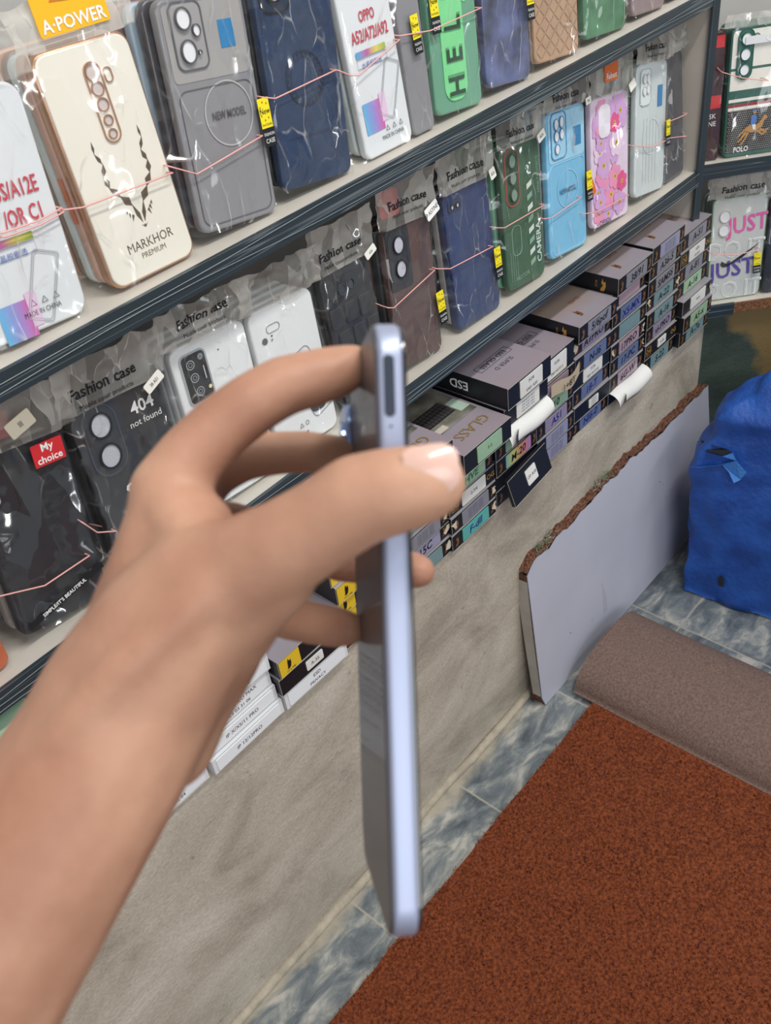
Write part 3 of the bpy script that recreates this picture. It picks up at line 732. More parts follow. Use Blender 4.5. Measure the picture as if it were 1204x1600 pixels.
for key, x0, x1, m, lb in (('gr2', 0.979, 1.066, mat('mottled_green', '3f6b4a', 0.4, col2='5b8a68', vscale=40), 'mottled green case under wrinkled film, next after the woven tan one'),
                           ('pk', 1.080, 1.155, mat('dusty_mauve', '8d7c7c', 0.4), 'dusty mauve case near the corner end of the upper shelf'),
                           ('gy3', 1.165, 1.240, mat('pale_grey_case', '9a9aa0', 0.4), 'pale grey case at the corner end of the upper shelf')):
    root, w, h = new_case(key, x0, x1, 'U', 0.160, (x0 + x1) / 2 + 0.016, lb)
    shell(root, w, h, m, 0.009); plastic_bag(root, w, h, 0.02, len(key) * 9 + int(x0 * 100), wr=1.6)
    behind(key, 2, [smoke], 'dark case in the pack behind the ' + lb.split(' case')[0] + ' case on the upper shelf', group='dark cases behind the ' + lb.split(' case')[0] + ' case')

# ---- middle shelf -------------------------------------------------------
root, w, h = new_case('orange', 0.075, 0.150, 'M', 0.150, 0.120, 'orange case partly cut by the photo edge, lowest left on the middle shelf')
shell(root, w, h, mat('orange_case', 'c4643c', 0.4, var=.2, vscale=20), 0.009); plastic_bag(root, w, h, 0.02, 3, wr=1.5)

root, w, h = new_case('choice', 0.165, 0.245, 'M', 0.152, 0.232, 'black case with red My choice patch and SIMPLE band, middle shelf')
shell(root, w, h, blackc, 0.010)
cam_plate(root, -0.022, h * 0.80, 0.026, 0.040, 0.008, mat('black_matte', '1b1e24', 0.6))
b = MB(); b.slab(-0.026, h * 0.80, 0.006, 0.014, 0.003, -0.0030, -0.001, LENS, 0.0003); b.slab(-0.036, h * .80, 0.005, 0.014, 0.0024, -0.0030, -0.001, LENS, 0.0003); b.build('lens_opening', root)
b = MB(); T = Matrix.Translation((0.022, 0, h * 0.915)) @ Matrix.Rotation(0.0, 4, 'Y')
b.slab(0, 0, 0.026, 0.018, 0.001, -0.0050, -0.0042, mat('bright_red', 'c8262c', 0.5), 0.0001, T=T)
b.text('My', 0, 0.0042, 0.0085, -0.0053, white, bold=True, T=T); b.text('choice', 0, -0.0042, 0.0080, -0.0053, white, bold=True, T=T); b.build('red_patch', root, label='red My choice patch')
b = MB(); b.rect(-0.036, 0.040, -0.0028, 0.0028, 0, ink, T=Matrix.Translation((0, -0.0052, 0.020)) @ Matrix.Rotation(-0.28, 4, 'Y')); b.text("SIMPLE/IT'S BEAUTIFUL", 0, 0, 0.0046, -0.0002, white, T=Matrix.Translation((0, -0.0052, 0.020)) @ Matrix.Rotation(-0.28, 4, 'Y'), bold=True, sx=0.95); b.build('slogan_band', root, label='black band with white slogan')
plastic_bag(root, w, h, 0.040, 13, m=FILM, wr=1.1, margin=0.009)
price_sticker(root, 0.004, h + 0.019, -0.013, 'III', rot=0.35, col='e2d8c0', w=0.022, h=0.013)
b = MB(); b.slab(-0.018, h + 0.016, 0.045, 0.020, 0.002, 0.0060, 0.0064, mat('faded_red_card', 'c46a68', 0.6), 0.0001); b.build('header_card', root, label='faded red header card')
behind('choice', 4, [mat('greige_clear_case', '8b8580', 0.4), smoke], 'clear case in the pack behind the black My choice case', group='cases behind the black My choice case', dx=-0.002)

root, w, h = new_case('notfound', 0.262, 0.346, 'M', 0.147, 0.318, 'black case reading 404 not found under a Fashion case header')
shell(root, w, h, blackc, 0.012)
cam_plate(root, -0.019, h * 0.795, 0.030, 0.060, 0.014, mat('black_matte2', '23272f', 0.55), rim=mat('slate_rim', '39404a', 0.5), rot=0.0)
holes(root, [(-0.019, h * 0.795 + 0.0135, 0.0088, 0.0098), (-0.019, h * 0.795 - 0.0135, 0.0088, 0.0098)], y=-0.0024, rimm=MATS['black_matte2'])
b = MB(); b.text('404', 0.022, h * 0.885, 0.0150, -0.0007, white, bold=True); b.text('not found', 0.022, h * 0.80, 0.0080, -0.0007, white)
b.text('S', -0.010, h * .44, 0.022, -0.0007, white, bold=True); b.text('O', 0.010, h * .44, 0.022, -0.0007, white, bold=True); b.build('white_lettering', root)
o, f = plastic_bag(root, w, h, 0.042, 17, m=FILM2, header='Fashion case', hx=-0.006, hs=0.0132, hz=0.016, flop=0.35, wr=1.1)
price_sticker(root, w / 2 - 0.009, h + 0.000, -0.010, '38 A51', rot=0.45, w=0.020, h=0.009)
behind('notfound', 3, [blackc, smoke], 'black case in the pack behind the 404 not found case', group='black cases behind the 404 case')

root, w, h = new_case('silver', 0.364, 0.446, 'M', 0.152, 0.418, 'white phone case with black four-lens camera plate, beside the 404 case')
shell(root, w, h, mat('white_gloss', 'e6e8e8', 0.25, coat=0.4), 0.010)
cam_plate(root, -0.020, h * 0.80, 0.026, 0.044, 0.005, mat('black_gloss', '2a2a2c', 0.15), rim=mat('silver_rim', 'c9cdd0', 0.25, metal=0.6), rimt=0.0016)
for x, z, r in ((-0.0245, h * 0.80 + 0.013, 0.0042), (-0.0130, h * .80 + .0165, 0.0026), (-0.0235, h * 0.80 + 0.001, 0.0042), (-0.0215, h * 0.80 - 0.012, 0.0042)):
    b = MB(); ring_print(b, x, z, r, -0.0026, MATS['silver_rim'], 0.0008); ring_print(b, x, z, r * .5, -0.0026, MATS['silver_rim'], 0.0005); b.disc(x, z, r * .4, r * .4, -0.0025, ink); b.build('lens_print', root)
b = MB(); b.disc(-0.0105, h * .8 - .012, .0018, .0018, -.0025, mat('flash_yellow', 'e8d9a0', .4)); b.rect(-0.0125, -0.0118, h * .8 - .004, h * .8 + .008, -.0025, white); b.disc(0.008, h * .89, .0007, .0007, -.0005, ink); b.build('flash_print', root)
plastic_bag(root, w, h, 0.034, 19, m=FILM2, header='Fashion case', hx=-0.002, hs=0.012, hz=0.020, wr=2.0, flop=0.3)
behind('silver', 3, [white_tpu, clear_w], 'white case in the pack behind the four-lens white case', group='white cases behind the four-lens case')

root, w, h = new_case('dots', 0.452, 0.530, 'M', 0.145, 0.502, 'plain white case with an oval camera opening and a black dot')
shell(root, w, h, MATS['white_gloss'], 0.010)
b = MB(); b.ring([(-0.014 + x * 1.0, h * .86 + z) for x, z in rr(0.016, 0.0075, 0.0036)], 0.0004, -0.0008, 0, mat('thin_grey', '8d9094', .5), T=Matrix.Identity(4))
b.disc(-0.0265, h * .80, .0032, .0032, -.0008, mat('dot_grey', '5a5c60', .5)); b.disc(-0.0175, h * .815, .0009, .0009, -.0008, ink); b.disc(-0.018, h * .79, .0011, .0011, -.0008, MATS['thin_grey']); b.build('camera_print', root)
b = MB(); b.text('△ ○', -0.004, h * .15, .006, -.0008, ink); b.text('-PROOF', -0.012, h * .08, .0065, -.0008, ink, bold=True)
b.ring(rr(.03, .07, .006), .0006, -.0008, 0, MATS['thin_grey'], T=Matrix.Translation((.016, 0, h * .40)) @ Matrix.Rotation(-.3, 4, 'Y'))
b.slab(.018, h * .36, .020, .050, .006, -.0012, 0, mat('dark_camera_picture', '33363b', .3), .0003, T=Matrix.Rotation(0.0, 4, 'Y')); b.text('NEW', -0.014, h * .42, .008, -.0008, red_ink, bold=True)
b.build('printed_card', root)
plastic_bag(root, w, h, 0.036, 23, m=FILM2, wr=2.2, flop=0.25, margin=0.010)
behind('dots', 3, [white_tpu, clear_w], 'white case in the pack behind the white oval-camera case', group='white cases behind the oval-camera case')

root, w, h = new_case('relief', 0.545, 0.612, 'M', 0.143, 0.586, 'black case with raised panels and small lens pair, Fashion case header above')
shell(root, w, h, blackc, 0.010)
b = MB(); b.slab(-0.004, h * .86, .046, .024, .011, -.0022, 0, mat('black_gloss2', '1a1d22', 0.25), .0008); b.build('camera_surround', root)
holes(root, [(-0.010, h * .86, .0046, .0050), (0.002, h * .87, .0042, .0046)], y=-.0028, m=mat('dark_lens', '30353d', .2), rimm=MATS['slate_rim'])
for i, (x, z) in enumerate(((-.02, .10), (0, .10), (.02, .10), (-.02, .075), (0, .075), (.02, .075), (-.02, .05), (0, .05), (.02, .05), (-.02, .025), (0, .025), (.02, .025))):
    b = MB(); b.slab(x + (.004 if i // 3 % 2 else -.002), z - .002, .017, .021, .003, -.0022, 0, blackc, .0012); b.build('raised_panel', root)
o, f = plastic_bag(root, w, h, 0.045, 29, m=FILM2, header='Fashion case', hx=-0.004, hs=0.0118, hz=0.017, flop=0.35, wr=1.3)
price_sticker(root, w / 2 - 0.004, h + 0.003, -0.009, 'A36', rot=0.4, w=0.016, h=0.008)
behind('relief', 3, [blackc, smoke], 'black case in the pack behind the raised-panel black case', group='black cases behind the raised-panel case')

root, w, h = new_case('brown', 0.628, 0.698, 'M', 0.146, 0.682, 'brown leather case with black camera panel, OP A57 tag on its film')
shell(root, w, h, brown, 0.009)
b = MB(); b.slab(-0.0165, h * .78, w - .036, h * .42, .004, -.0009, .002, blackc, .0004); b.build('camera_panel', root, label='black camera panel')
cam_plate(root, -0.018, h * .80, .026, .050, .008, MATS['black_matte2'], y0=-.0022)
holes(root, [(-.018, h * .80 + .012, .0072, .0082), (-.018, h * .80 - .012, .0072, .0082)], y=-.0030, rimm=MATS['black_matte2'])
o, f = plastic_bag(root, w, h, 0.046, 37, m=FILM2, header='Fashion case', hx=0.000, hs=0.0120, hz=0.022, flop=0.30, wr=1.2)
price_sticker(root, w / 2 - 0.006, h + 0.005, -0.010, 'OP A57/NEW', rot=0.42, w=0.021, h=0.013, col='f4f3ef')
fashion_tag(root, w / 2 - 0.001, h * 0.30, rot=0.1)
b = MB(); b.slab(-0.022, h + .024, .028, .026, .004, -.0008, -.0002, mat('red_header', 'c03634', .5), .0001); b.build('header_card', root, label='red card inside the film')
behind('brown', 3, [blackc, brown], 'leather case in the pack behind the brown one with black camera panel', group='leather cases behind the brown case')

root, w, h = new_case('navy3', 0.730, 0.806, 'M', 0.148, 0.778, 'bright navy leather case with stitched side, Fashion case header, middle shelf')
shell(root, w, h, navy2, 0.007, t=0.012)
b = MB()
for k in range(44):
    b.rect(-w / 2 + .0030, -w / 2 + .0036, .008 + k * .0031, .010 + k * .0031, -.0003, mat('navy_stitch', '50648f', .6))
b.build('stitching', root)
b = MB(); b.slab(-.022, h - .014, .022, .012, .004, -.0012, 0, mat('navy_dark', '1c2a4c', .5), .0004); b.build('camera_surround', root)
holes(root, [(-.027, h - .014, .0026, .0026), (-.018, h - .014, .0026, .0026)], y=-.0018)
o, f = plastic_bag(root, w, h, 0.046, 39, m=FILM2, header='Fashion case', hx=-0.002, hs=0.0122, hz=0.018, flop=0.30, wr=1.2)
price_sticker(root, w / 2 + 0.001, h + 0.002, -0.007, 'A5s', rot=0.3, w=0.010, h=0.012)
fashion_tag(root, w / 2 - 0.003, h * 0.33, rot=0.02)
behind('navy3', 3, [clear_gray2, blackc], 'case in the pack behind the bright navy stitched case', group='cases behind the bright navy case')

root, w, h = new_case('rgreen', 0.824, 0.898, 'M', 0.158, 0.880, 'dark green rugged case with red-edged camera oval and white slanted lettering')
shell(root, w, h, dkgreen, 0.009)
cam_plate(root, -.018, h * .79, .024, .060, .010, mat('deep_green', '33503c', .45), rim=mat('red_edge', 'b8503c', .5), rimt=.0009)
holes(root, [(-.018, h * .79 + .018, .0064, .0070), (-.018, h * .79, .0064, .0070), (-.018, h * .79 - .018, .0064, .0070)], y=-.0024, m=mat('green_lens', '7d9484', .4), rimm=MATS['deep_green'])
b = MB(); wg = mat('pale_green_print', 'cfdccf', .5); lg = mat('light_green_line', '86a890', .5)
for i in range(8):
    z = .018 + i * .0125; b.poly([(.008, z), (.018, z + .004), (.018, z + .010), (.008, z + .006)], -.0007, wg if i % 2 else lg)
b.text('CAMERA', .026, .042, .012, -.0007, wg, rot=pi / 2, bold=True); b.text('LENS PROTECT', .030, .118, .006, -.0007, lg, rot=pi / 2)
b.ring([(x - .016, z + .055) for x, z in rr(.018, .034, .007)], .0007, -.0007, 0, lg)
for i in range(4): b.rect(-.030 + i * .004, -.0294 + i * .004, .010, .045, -.0007, lg)
b.text('MOTOR', -.008, .012, .007, -.0007, lg, rot=.1); b.build('printed_design', root)
o, f = plastic_bag(root, w, h, 0.034, 53, m=FILM, header='Fashion case', hx=0.000, hs=0.0110, hz=0.014, flop=0.2, wr=1.4)
price_sticker(root, w / 2 - 0.006, h + 0.001, -0.008, 'A03s', rot=0.4, w=0.015, h=0.010)
behind('rgreen', 4, [green_c, dkgreen, mat('mint_clear', '9bb5a4', .35)], 'green case in the pack behind the rugged lettered green case', group='green cases behind the rugged green case', dx=-.002)

root, w, h = new_case('lblue', 0.911, 0.991, 'M', 0.166, 0.975, 'light blue case with NEW MODEL circle and camera frame of five lenses')
shell(root, w, h, ltblue, 0.009)
b = MB(); b.rect(-w / 2 + .003, w / 2 - .003, h * .66, h - .003, -.0004, mat('paler_blue', '9fd0e8', .35), r=.006); b.rect(.014, .030, h * .73, h * .86, -.0007, MATS['blue_square_print'])
ring_print(b, 0, h * .46, .022, -.0007, MATS['paler_blue'], .0011); b.text('NEW MODEL', 0, h * .45, .0082, -.0008, mat('blue_dark_print', '3a6f96', .5), sx=.72, bold=True)
b.ring(rr(w - .008, h * .63, .008, 6), .0006, -.0007, 0, MATS['paler_blue'], T=Matrix.Translation((0, 0, h * .335))); b.build('printed_ring', root)
cam_plate(root, -.017, h * .835, .030, .050, .007, MATS['paler_blue'], rim=mat('mid_blue_rim', '3d87b4', .35))
holes(root, [(-.0225, h * .835 + .013, .0042, .0058), (-.0115, h * .835 + .014, .0042, .0058), (-.0225, h * .835, .0042, .0055), (-.0115, h * .835 + .001, .0042, .0055), (-.0215, h * .835 - .014, .0042, .0052)], y=-.0023, m=MATS['white_paper_hole'], rimm=MATS['mid_blue_rim'], deep=.0004)
o, f = plastic_bag(root, w, h, 0.028, 59, m=FILM, header='Fashion case', hx=-0.004, hs=0.0115, hz=0.014, flop=0.2, wr=0.8)
price_sticker(root, w / 2 - 0.003, h + 0.001, -0.007, 'P40', rot=0.15, w=0.011, h=0.008)
fashion_tag(root, w / 2 - 0.001, h * 0.40)
b = MB(); b.rect(-.007, .007, -.012, .012, -.004, mat('rebest_orange', 'e06a24', .5), rot=.5); b.text('est', 0, 0, .006, -.0045, white, rot=.5); o = b.build('orange_tag', root); o.location = (w / 2 + .009, .002, h * .40)
behind('lblue', 3, [clear_w, ltblue], 'pale case in the pack behind the light blue NEW MODEL case', group='pale cases behind the light blue case')

root, w, h = new_case('flower', 1.006, 1.092, 'M', 0.152, 1.070, 'pink and purple daisy flower case with white oval camera window')
shell(root, w, h, mat('flower_back', 'e3cfe2', 0.35), 0.009)
def flowers():
    random.seed(8); b = MB()
    cols = [mat('petal_pink', 'ea94bb', .5), mat('petal_violet', 'd3a6d6', .5), mat('petal_pale', 'e9d0e6', .5), mat('petal_violet', 'd3a6d6', .5), mat('petal_hot', 'e4568c', .5)]
    mid = mat('flower_centre', 'd8b93c', .5); mid2 = mat('flower_heart', '8a6a30', .6)
    sp = []
    for k in range(20):
        x = random.uniform(-w / 2 + .006, w / 2 - .006); z = random.uniform(.008, h - .008); sp.append((x, z, random.uniform(.012, .018), random.choice(cols[:4])))
    for x, z, r, m in [(0.022, h - .022, .014, cols[1]), (.012, h * .62, .017, cols[2]), (-.018, h * .48, .016, cols[1]), (.008, h * .36, .016, cols[0]), (-.026, h * .20, .014, cols[3]), (.018, h * .14, .016, cols[1]), (-.024, h * .66, .012, cols[3]), (.024, h * .30, .013, cols[4]), (.008, h * .78, .012, cols[4])]: sp.append((x, z, r, m))
    n = len(sp)
    for k, (x, z, r, m) in enumerate(sp):
        y = -.0005 - .00004 * k; a0 = random.random()
        for i in range(6):
            a = a0 + i * pi / 3
            P = []
            for j in range(14):
                t = 2 * pi * j / 14; px = r * .55 + r * .45 * cos(t); pz = r * .40 * sin(t)
                X = x + px * cos(a) - pz * sin(a); Z = z + px * sin(a) + pz * cos(a)
                X = max(min(X, w / 2 - .0015), -w / 2 + .0015); Z = max(min(Z, h - .003), .003); P.append((X, Z))
            b.poly(P, y - .000005 * i, m)
        b.disc(max(min(x, w / 2 - .005), -w / 2 + .005), z, r * .22, r * .22, y - .0001, mid, 12); b.disc(x, z, r * .10, r * .10, y - .00015, mid2, 8)
    b.text('DESIGN', -.018, .005, .0095, -.0030, ink, sx=.8); b.text('FASHION', w / 2 - .003, h * .78, .007, -.0030, ink, rot=-pi / 2, bold=True)
    b.build('flower_print', root, label='printed daisies')
flowers()
b = MB(); b.slab(-.017, h * .82, .026, .038, .009, -.0030, 0, mat('white_window', 'e8e2ea', .4), .0006); b.build('camera_surround', root)
o, f = plastic_bag(root, w, h, 0.052, 61, m=FILM, flop=0.12, wr=1.0)
b = MB(); b.slab(-.006, h + .030, .030, .028, .003, -.0062, -.0056, MATS['rebest_orange'], .0001); b.text('Rebest', -.006, h + .022, .0092, -.0066, white, bold=True, sx=.9); b.disc(-.006, h + .036, .005, .0018, -.0066, mat('hole_grey', '9a938c', .6)); b.build('header_card', root, label='orange Rebest header card')
price_sticker(root, w / 2 - 0.006, h + 0.004, -0.009, '', rot=0.45, w=0.015, h=0.011)
behind('flower', 3, [blackc, smoke], 'black case in the pack behind the flower case', group='black cases behind the flower case')

root, w, h = new_case('clearw', 1.108, 1.185, 'M', 0.160, 1.176, 'frosted white clear case with blue square label, right of the flower case')
shell(root, w, h, clear_w, 0.009)
cam_plate(root, -.018, h * .83, .026, .042, .007, mat('frost', 'dfe5e5', .3), rim=mat('frost_rim', 'b4bebe', .3))
holes(root, [(-.022, h * .83 + .010, .004, .005), (-.013, h * .83 + .010, .004, .005), (-.022, h * .83 - .004, .004, .005), (-.013, h * .83 - .003, .004, .005)], y=-.0022, m=MATS['white_paper_hole'], rimm=MATS['frost_rim'], deep=.0004)
b = MB(); b.rect(.014, .026, h * .66, h * .82, -.0007, MATS['blue_square_print']); ring_print(b, 0, h * .45, .022, -.0007, MATS['frost'], .0012)
for k in range(5): b.rect(-.020 + k * .008, -.0194 + k * .008, .014, h * .6, -.0006, MATS['frost_rim'])
b.build('printed_ring', root)
plastic_bag(root, w, h, 0.034, 67, m=FILM2, header='Fashion case', hx=0, hs=.011, hz=.018, wr=1.1, flop=.15)
fashion_tag(root, w / 2 - 0.003, h * 0.42, s=0.9)
behind('clearw', 4, [mat('mint_frost', 'b9c9c0', .3), clear_w], 'frosted case in the pack behind the white clear case', group='frosted cases behind the white clear case', dx=-.002)

root, w, h = new_case('darkend', 1.188, 1.244, 'M', 0.160, 1.222, 'smoke black case in a tall loose bag, last on the middle shelf')
shell(root, w, h, smoke, 0.009)
plastic_bag(root, w, h, 0.050, 71, m=FILM2, wr=2.0, flop=.15, margin=.008)
behind('darkend', 3, [blackc, smoke], 'black case in the pack behind the last smoke black case', group='black cases behind the last middle-shelf case')

# ---- corner shelf -------------------------------------------------------
def corner_case(s0, s1, zt, h, label, y=0.015, lean=5):
    c = P0 + UV * ((s0 + s1) / 2) + VV * y
    root = empty('phone_case', (c.x, c.y, zt + 0.001), label=label, cat='phone case')
    root.rotation_euler = (Matrix.Rotation(ROTR, 4, 'Z') @ Matrix.Rotation(-radians(lean), 4, 'X')).to_euler()
    return root, s1 - s0, h
def cbehind(root, w, h, n, m, lb, grp):
    p = None
    for i in range(1, n + 1):
        if p is None: p = r2 = empty('phone_case'); shell(r2, w * .98, h * .98, m)
        else: r2 = copy_tree(p)
        r2.matrix_basis = Matrix.LocRotScale(root.location, root.rotation_euler, None) @ Matrix.Translation((0, .0125 * i, .001)); r2.location.z = root.location.z; tag(r2, ['next', 'second', 'third'][i - 1] + ' ' + lb.split(' in the pack ')[0] + ' ' + lb.split(' in the pack ')[1], 'phone case', grp)

root, w, h = corner_case(0.006, 0.030, ZR1, 0.165, 'dark red and black slim package beside the green rider case, corner shelf')
shell(root, w, h, mat('dark_maroon', '3a1c22', 0.4), 0.004)
b = MB(); b.rect(-w / 2 + .002, w / 2 - .002, h * .42, h * .52, -.0006, mat('bright_red', 'c8262c')); b.rect(-w / 2 + .002, w / 2 - .002, h * .88, h * .97, -.0006, mat('bright_red', 'c8262c')); b.text('SK', 0, h * .36, .009, -.0006, white); b.text('NE', 0, h * .30, .009, -.0006, white); b.build('printed_card', root)
plastic_bag(root, w, h, 0.01, 73, wr=1.0, margin=.002)

root, w, h = corner_case(0.036, 0.114, ZR1, 0.166, 'green and white polo rider case in clear bag, corner upper shelf')
gteal = mat('bottle_green', '1f5c50', .4)
b = MB(); b.slab(0, h / 2, w, h, .010, 0, .010, gteal, .002, 8); smooth_by_angle(b.build('case_shell', root))
def rider():
    b = MB(); y = -.0004
    b.rect(-w / 2 + .003, w / 2 - .003, h * .46, h - .004, y, mat('warm_white', 'ece9df', .4), r=.005)
    b.rect(-w / 2 + .003, w / 2 - .003, h * .68, h * .70, y - .0001, gteal); b.rect(-w / 2 + .003, w / 2 - .003, h * .46, h * .53, y - .0001, gteal)
    b.rect(-w / 2 + .003, w / 2 - .003, h * .44, h * .465, y - .0002, MATS['warm_white']); b.rect(-w / 2 + .003, w / 2 - .003, h * .40, h * .425, y - .0002, mat('stripe_red', '8f3038', .5)); b.rect(-w / 2 + .003, w / 2 - .003, h * .375, h * .40, y - .0002, MATS['warm_white'])
    b.rect(-w / 2 + .003, w / 2 - .003, .006, h * .375, y - .0001, ink)
    d = mat('mesh_dot', 'b9b9b4', .5)
    for i in range(26):
        for j in range(20):
            x = -w / 2 + .005 + i * .0027 + (j % 2) * .00135; z = .008 + j * .0028
            if x < w / 2 - .004: b.rect(x - .0005, x + .0005, z - .0005, z + .0005, y - .0002, d, rot=.78)
    b.build('printed_design', root, label='white, green, red and black mesh print')
    # rider and horse
    b = MB(); hc = mat('horse_tan', 'b98a52', .5); y2 = -.0011
    b.poly([(-.012, .036), (-.004, .041), (.006, .040), (.012, .046), (.015, .052), (.019, .051), (.020, .047), (.016, .045), (.014, .038), (.010, .033), (.002, .031), (-.008, .031)], y2, hc)
    for P in ([(-.010, .034), (-.015, .026), (-.020, .020), (-.018, .019), (-.012, .025), (-.006, .032)], [(-.007, .033), (-.010, .024), (-.016, .016), (-.014, .015), (-.008, .023), (-.003, .032)], [(.008, .034), (.014, .028), (.020, .030), (.021, .028), (.014, .025), (.005, .032)], [(.010, .036), (.017, .032), (.023, .034), (.023, .032), (.016, .029), (.008, .033)], [(-.012, .036), (-.018, .030), (-.022, .024), (-.016, .029), (-.011, .033)]): b.poly(P, y2, hc)
    b.poly([(-.003, .040), (.004, .041), (.005, .050), (.002, .055), (-.003, .052)], y2 - .0002, mat('rider_blue', '4f7ec0', .5))
    b.poly([(-.001, .041), (.004, .041), (.004, .034), (.001, .034)], y2 - .0003, white); b.disc(.0015, .0575, .0024, .0026, y2 - .0002, hc); b.rect(-.001, .005, .0585, .0605, y2 - .0003, MATS['rider_blue'])
    b.text('POLO', -.014, .010, .010, y2, white, sx=.8, bold=True); b.build('rider_emblem', root, label='horse and rider emblem')
    c = -w / 2 + .024; cz = h * .80
    cam_plate(root, c - .004, cz, .020, .062, .010, gteal, y0=-.003)
    holes(root, [(c - .004, cz + .019, .0066, .0072), (c - .004, cz, .0066, .0072), (c - .004, cz - .019, .0062, .0068)], y=-.0035, rimm=gteal, m=MATS['white_paper_hole'])
    holes(root, [(c + .010, cz + .020, .0032, .0036)], y=-.002, rimm=gteal, m=MATS['white_paper_hole'])
rider()
b = MB(); b.slab(.004, h * .90, .05, .010, .001, -.0048, -.0044, mat('bag_white_strip', 'd8dadb', .4), .0001); b.text('CASE', .020, h * .905, .012, -.0052, white, bold=True); b.build('zip_strip', root)
plastic_bag(root, w, h, 0.016, 79, m=FILM2, wr=.8, margin=.008)
cbehind(root, w, h, 3, gteal, 'green case in the pack behind the polo rider case', 'green cases behind the rider case')

root, w, h = corner_case(0.122, 0.196, ZR1, 0.163, 'dark case right of the polo rider case, mostly outside the photo'); shell(root, w, h, smoke); plastic_bag(root, w, h, .02, 81)

root, w, h = corner_case(0.036, 0.118, ZR2, 0.158, 'clear mint case with pink and purple JUST DO IT lettering, corner lower shelf')
shell(root, w, h, mat('mint_clear_edge', 'a9c4ae', .3, coat=.4), .010, mfront=mat('mint_clear_front', 'c6c9c4', .3, coat=.4))
def jdi():
    b = MB(); y = -.0007; pk = mat('hot_pink_print', 'dd5fa6', .45); pu = mat('purple_print', '55459a', .45); gl = mat('outline_grey', 'f4f6f4', .5)
    b.text('JUST', .012, h * .71, .035, y, pk, bold=True, sx=.85, rot=.06); b.text('JUST', -.006, h * .285, .036, y - .0001, pu, bold=True, sx=.95, rot=.06)
    b.text('DO IT', 0, h * .50, .036, y, gl, bold=True, sx=.88); b.text('DO IT', 0, h * .50, .0345, y - .0001, MATS['mint_clear_front'], sx=.90)
    b.text('DO IT', 0, h * .10, .036, y, gl, bold=True, sx=.88); b.text('DO IT', 0, h * .10, .0345, y - .0001, MATS['mint_clear_front'], sx=.90)
    sw = [(-.022, h * .395), (-.024, h * .36), (-.020, h * .335), (-.012, h * .335), (.010, h * .42), (.036, h * .54), (.008, h * .40), (-.010, h * .365), (-.017, h * .372)]
    b.poly(sw, y - .0003, ink); b.build('slogan_print', root, label='pink, purple and outlined slogan with black tick')
jdi()
holes(root, [(-.022, h * .83, .0075, .0085), (-.022, h * .70, .0075, .0085)], y=-.0010, m=MATS['white_paper_hole'], rimm=MATS['mint_clear_front'])
plastic_bag(root, w, h, .032, 83, m=FILM, header='Fashion case', hx=0, hs=.0135, hz=.014, wr=1.4, flop=.1, margin=.008)
fashion_tag(root, w / 2 - .010, h * .32, s=.9)
cbehind(root, w, h, 3, mat('mint_frost', 'b9c9c0', .3), 'mint clear case in the pack behind the JUST DO IT case', 'mint cases behind the slogan case')
root, w, h = corner_case(0.122, 0.196, ZR2, 0.150, 'black case beside the JUST DO IT case at the photo edge'); shell(root, w, h, blackc); plastic_bag(root, w, h, .03, 85)

# ---- rubber bands round the packs ---------------------------------------
band_m = mat('pink_rubber', 'e8a9a2', 0.5)
def band(px, yoff, label, dbl=False, plane=None):
    """a rubber band stretched over the front of the packs, both ends turning back round the sides"""
    pts = [at(x, y, 1, YC - 0.007 + 0.0) if plane is None else on_plane(x, y, P0 + VV * (.015 - .008) + Vector((0, 0, 0)), VV) for x, y in px]
    # follow the lean of the cases: move away from the camera with height
    out = []
    z0 = ZU if yoff == 'U' else ZM
    for (x, y), p in zip(px, pts):
        if plane is None:
            for _ in range(3): p = at(x, y, 1, YC - 0.0058 + max(0, (p.z - z0)) * math.tan(radians(6.5)))
        out.append(p)
    n = VV if plane else Vector((0, 1, 0))
    t_ = Vector((1, 0, 0)) if plane is None else UV
    full = [out[0] + n * 0.042 + Vector((0, 0, .003)), out[0] + n * .008] + out + [out[-1] + n * .012 - t_ * .002, out[-1] + n * 0.036 - t_ * .010]
    # smooth
    sm = []
    for i in range(len(full) - 1):
        for k in range(4): sm.append(full[i].lerp(full[i + 1], k / 4))
    sm.append(full[-1])
    b = MB(); b.tube(sm, 0.0006, band_m, 6)
    if dbl: b.tube([p + Vector((0, -.0008, -.0026)) for p in sm], 0.0006, band_m, 6)
    o = b.build('rubber_band', smooth=True); tag(o, label, 'rubber band'); return o
band([(2, 365), (60, 345), (97, 325)], 'U', 'doubled pink rubber band round the leftmost white A3S/A12E card', True)
band([(100, 328), (130, 324), (270, 270)], 'U', 'pink rubber band across the cream MARKHOR case')
band([(264, 260), (308, 272), (410, 212)], 'U', 'pink rubber band round the grey NEW MODEL pack')
band([(410, 152), (430, 154), (525, 109)], 'U', 'pale pink rubber band across the navy leather case')
band([(528, 110), (548, 118), (560, 118), (624, 62)], 'U', 'pink rubber band across the OPPO card')
band([(625, 56), (672, 48), (752, 12)], 'U', 'pink rubber band across the green HELLO case')
band([(-2, 932), (70, 915), (140, 868)], 'M', 'thin pink rubber band across the black My choice case')
band([(128, 816), (152, 832), (182, 830)], 'M', 'pink rubber band low across the 404 not found case')
band([(606, 481), (615, 481), (679, 422)], 'M', 'pink rubber band across the brown leather case')
band([(682, 420), (703, 420), (770, 385)], 'M', 'pink rubber band across the bright navy case')
band([(772, 356), (788, 356), (850, 320)], 'M', 'pink rubber band across the rugged green case')
band([(850, 342), (862, 340), (908, 308)], 'M', 'pink rubber band across the light blue case')
band([(912, 334), (930, 332), (982, 305)], 'M', 'pink rubber band across the flower case')
band([(990, 228), (1015, 230), (1044, 218)], 'M', 'pink rubber band across the frosted white clear case')
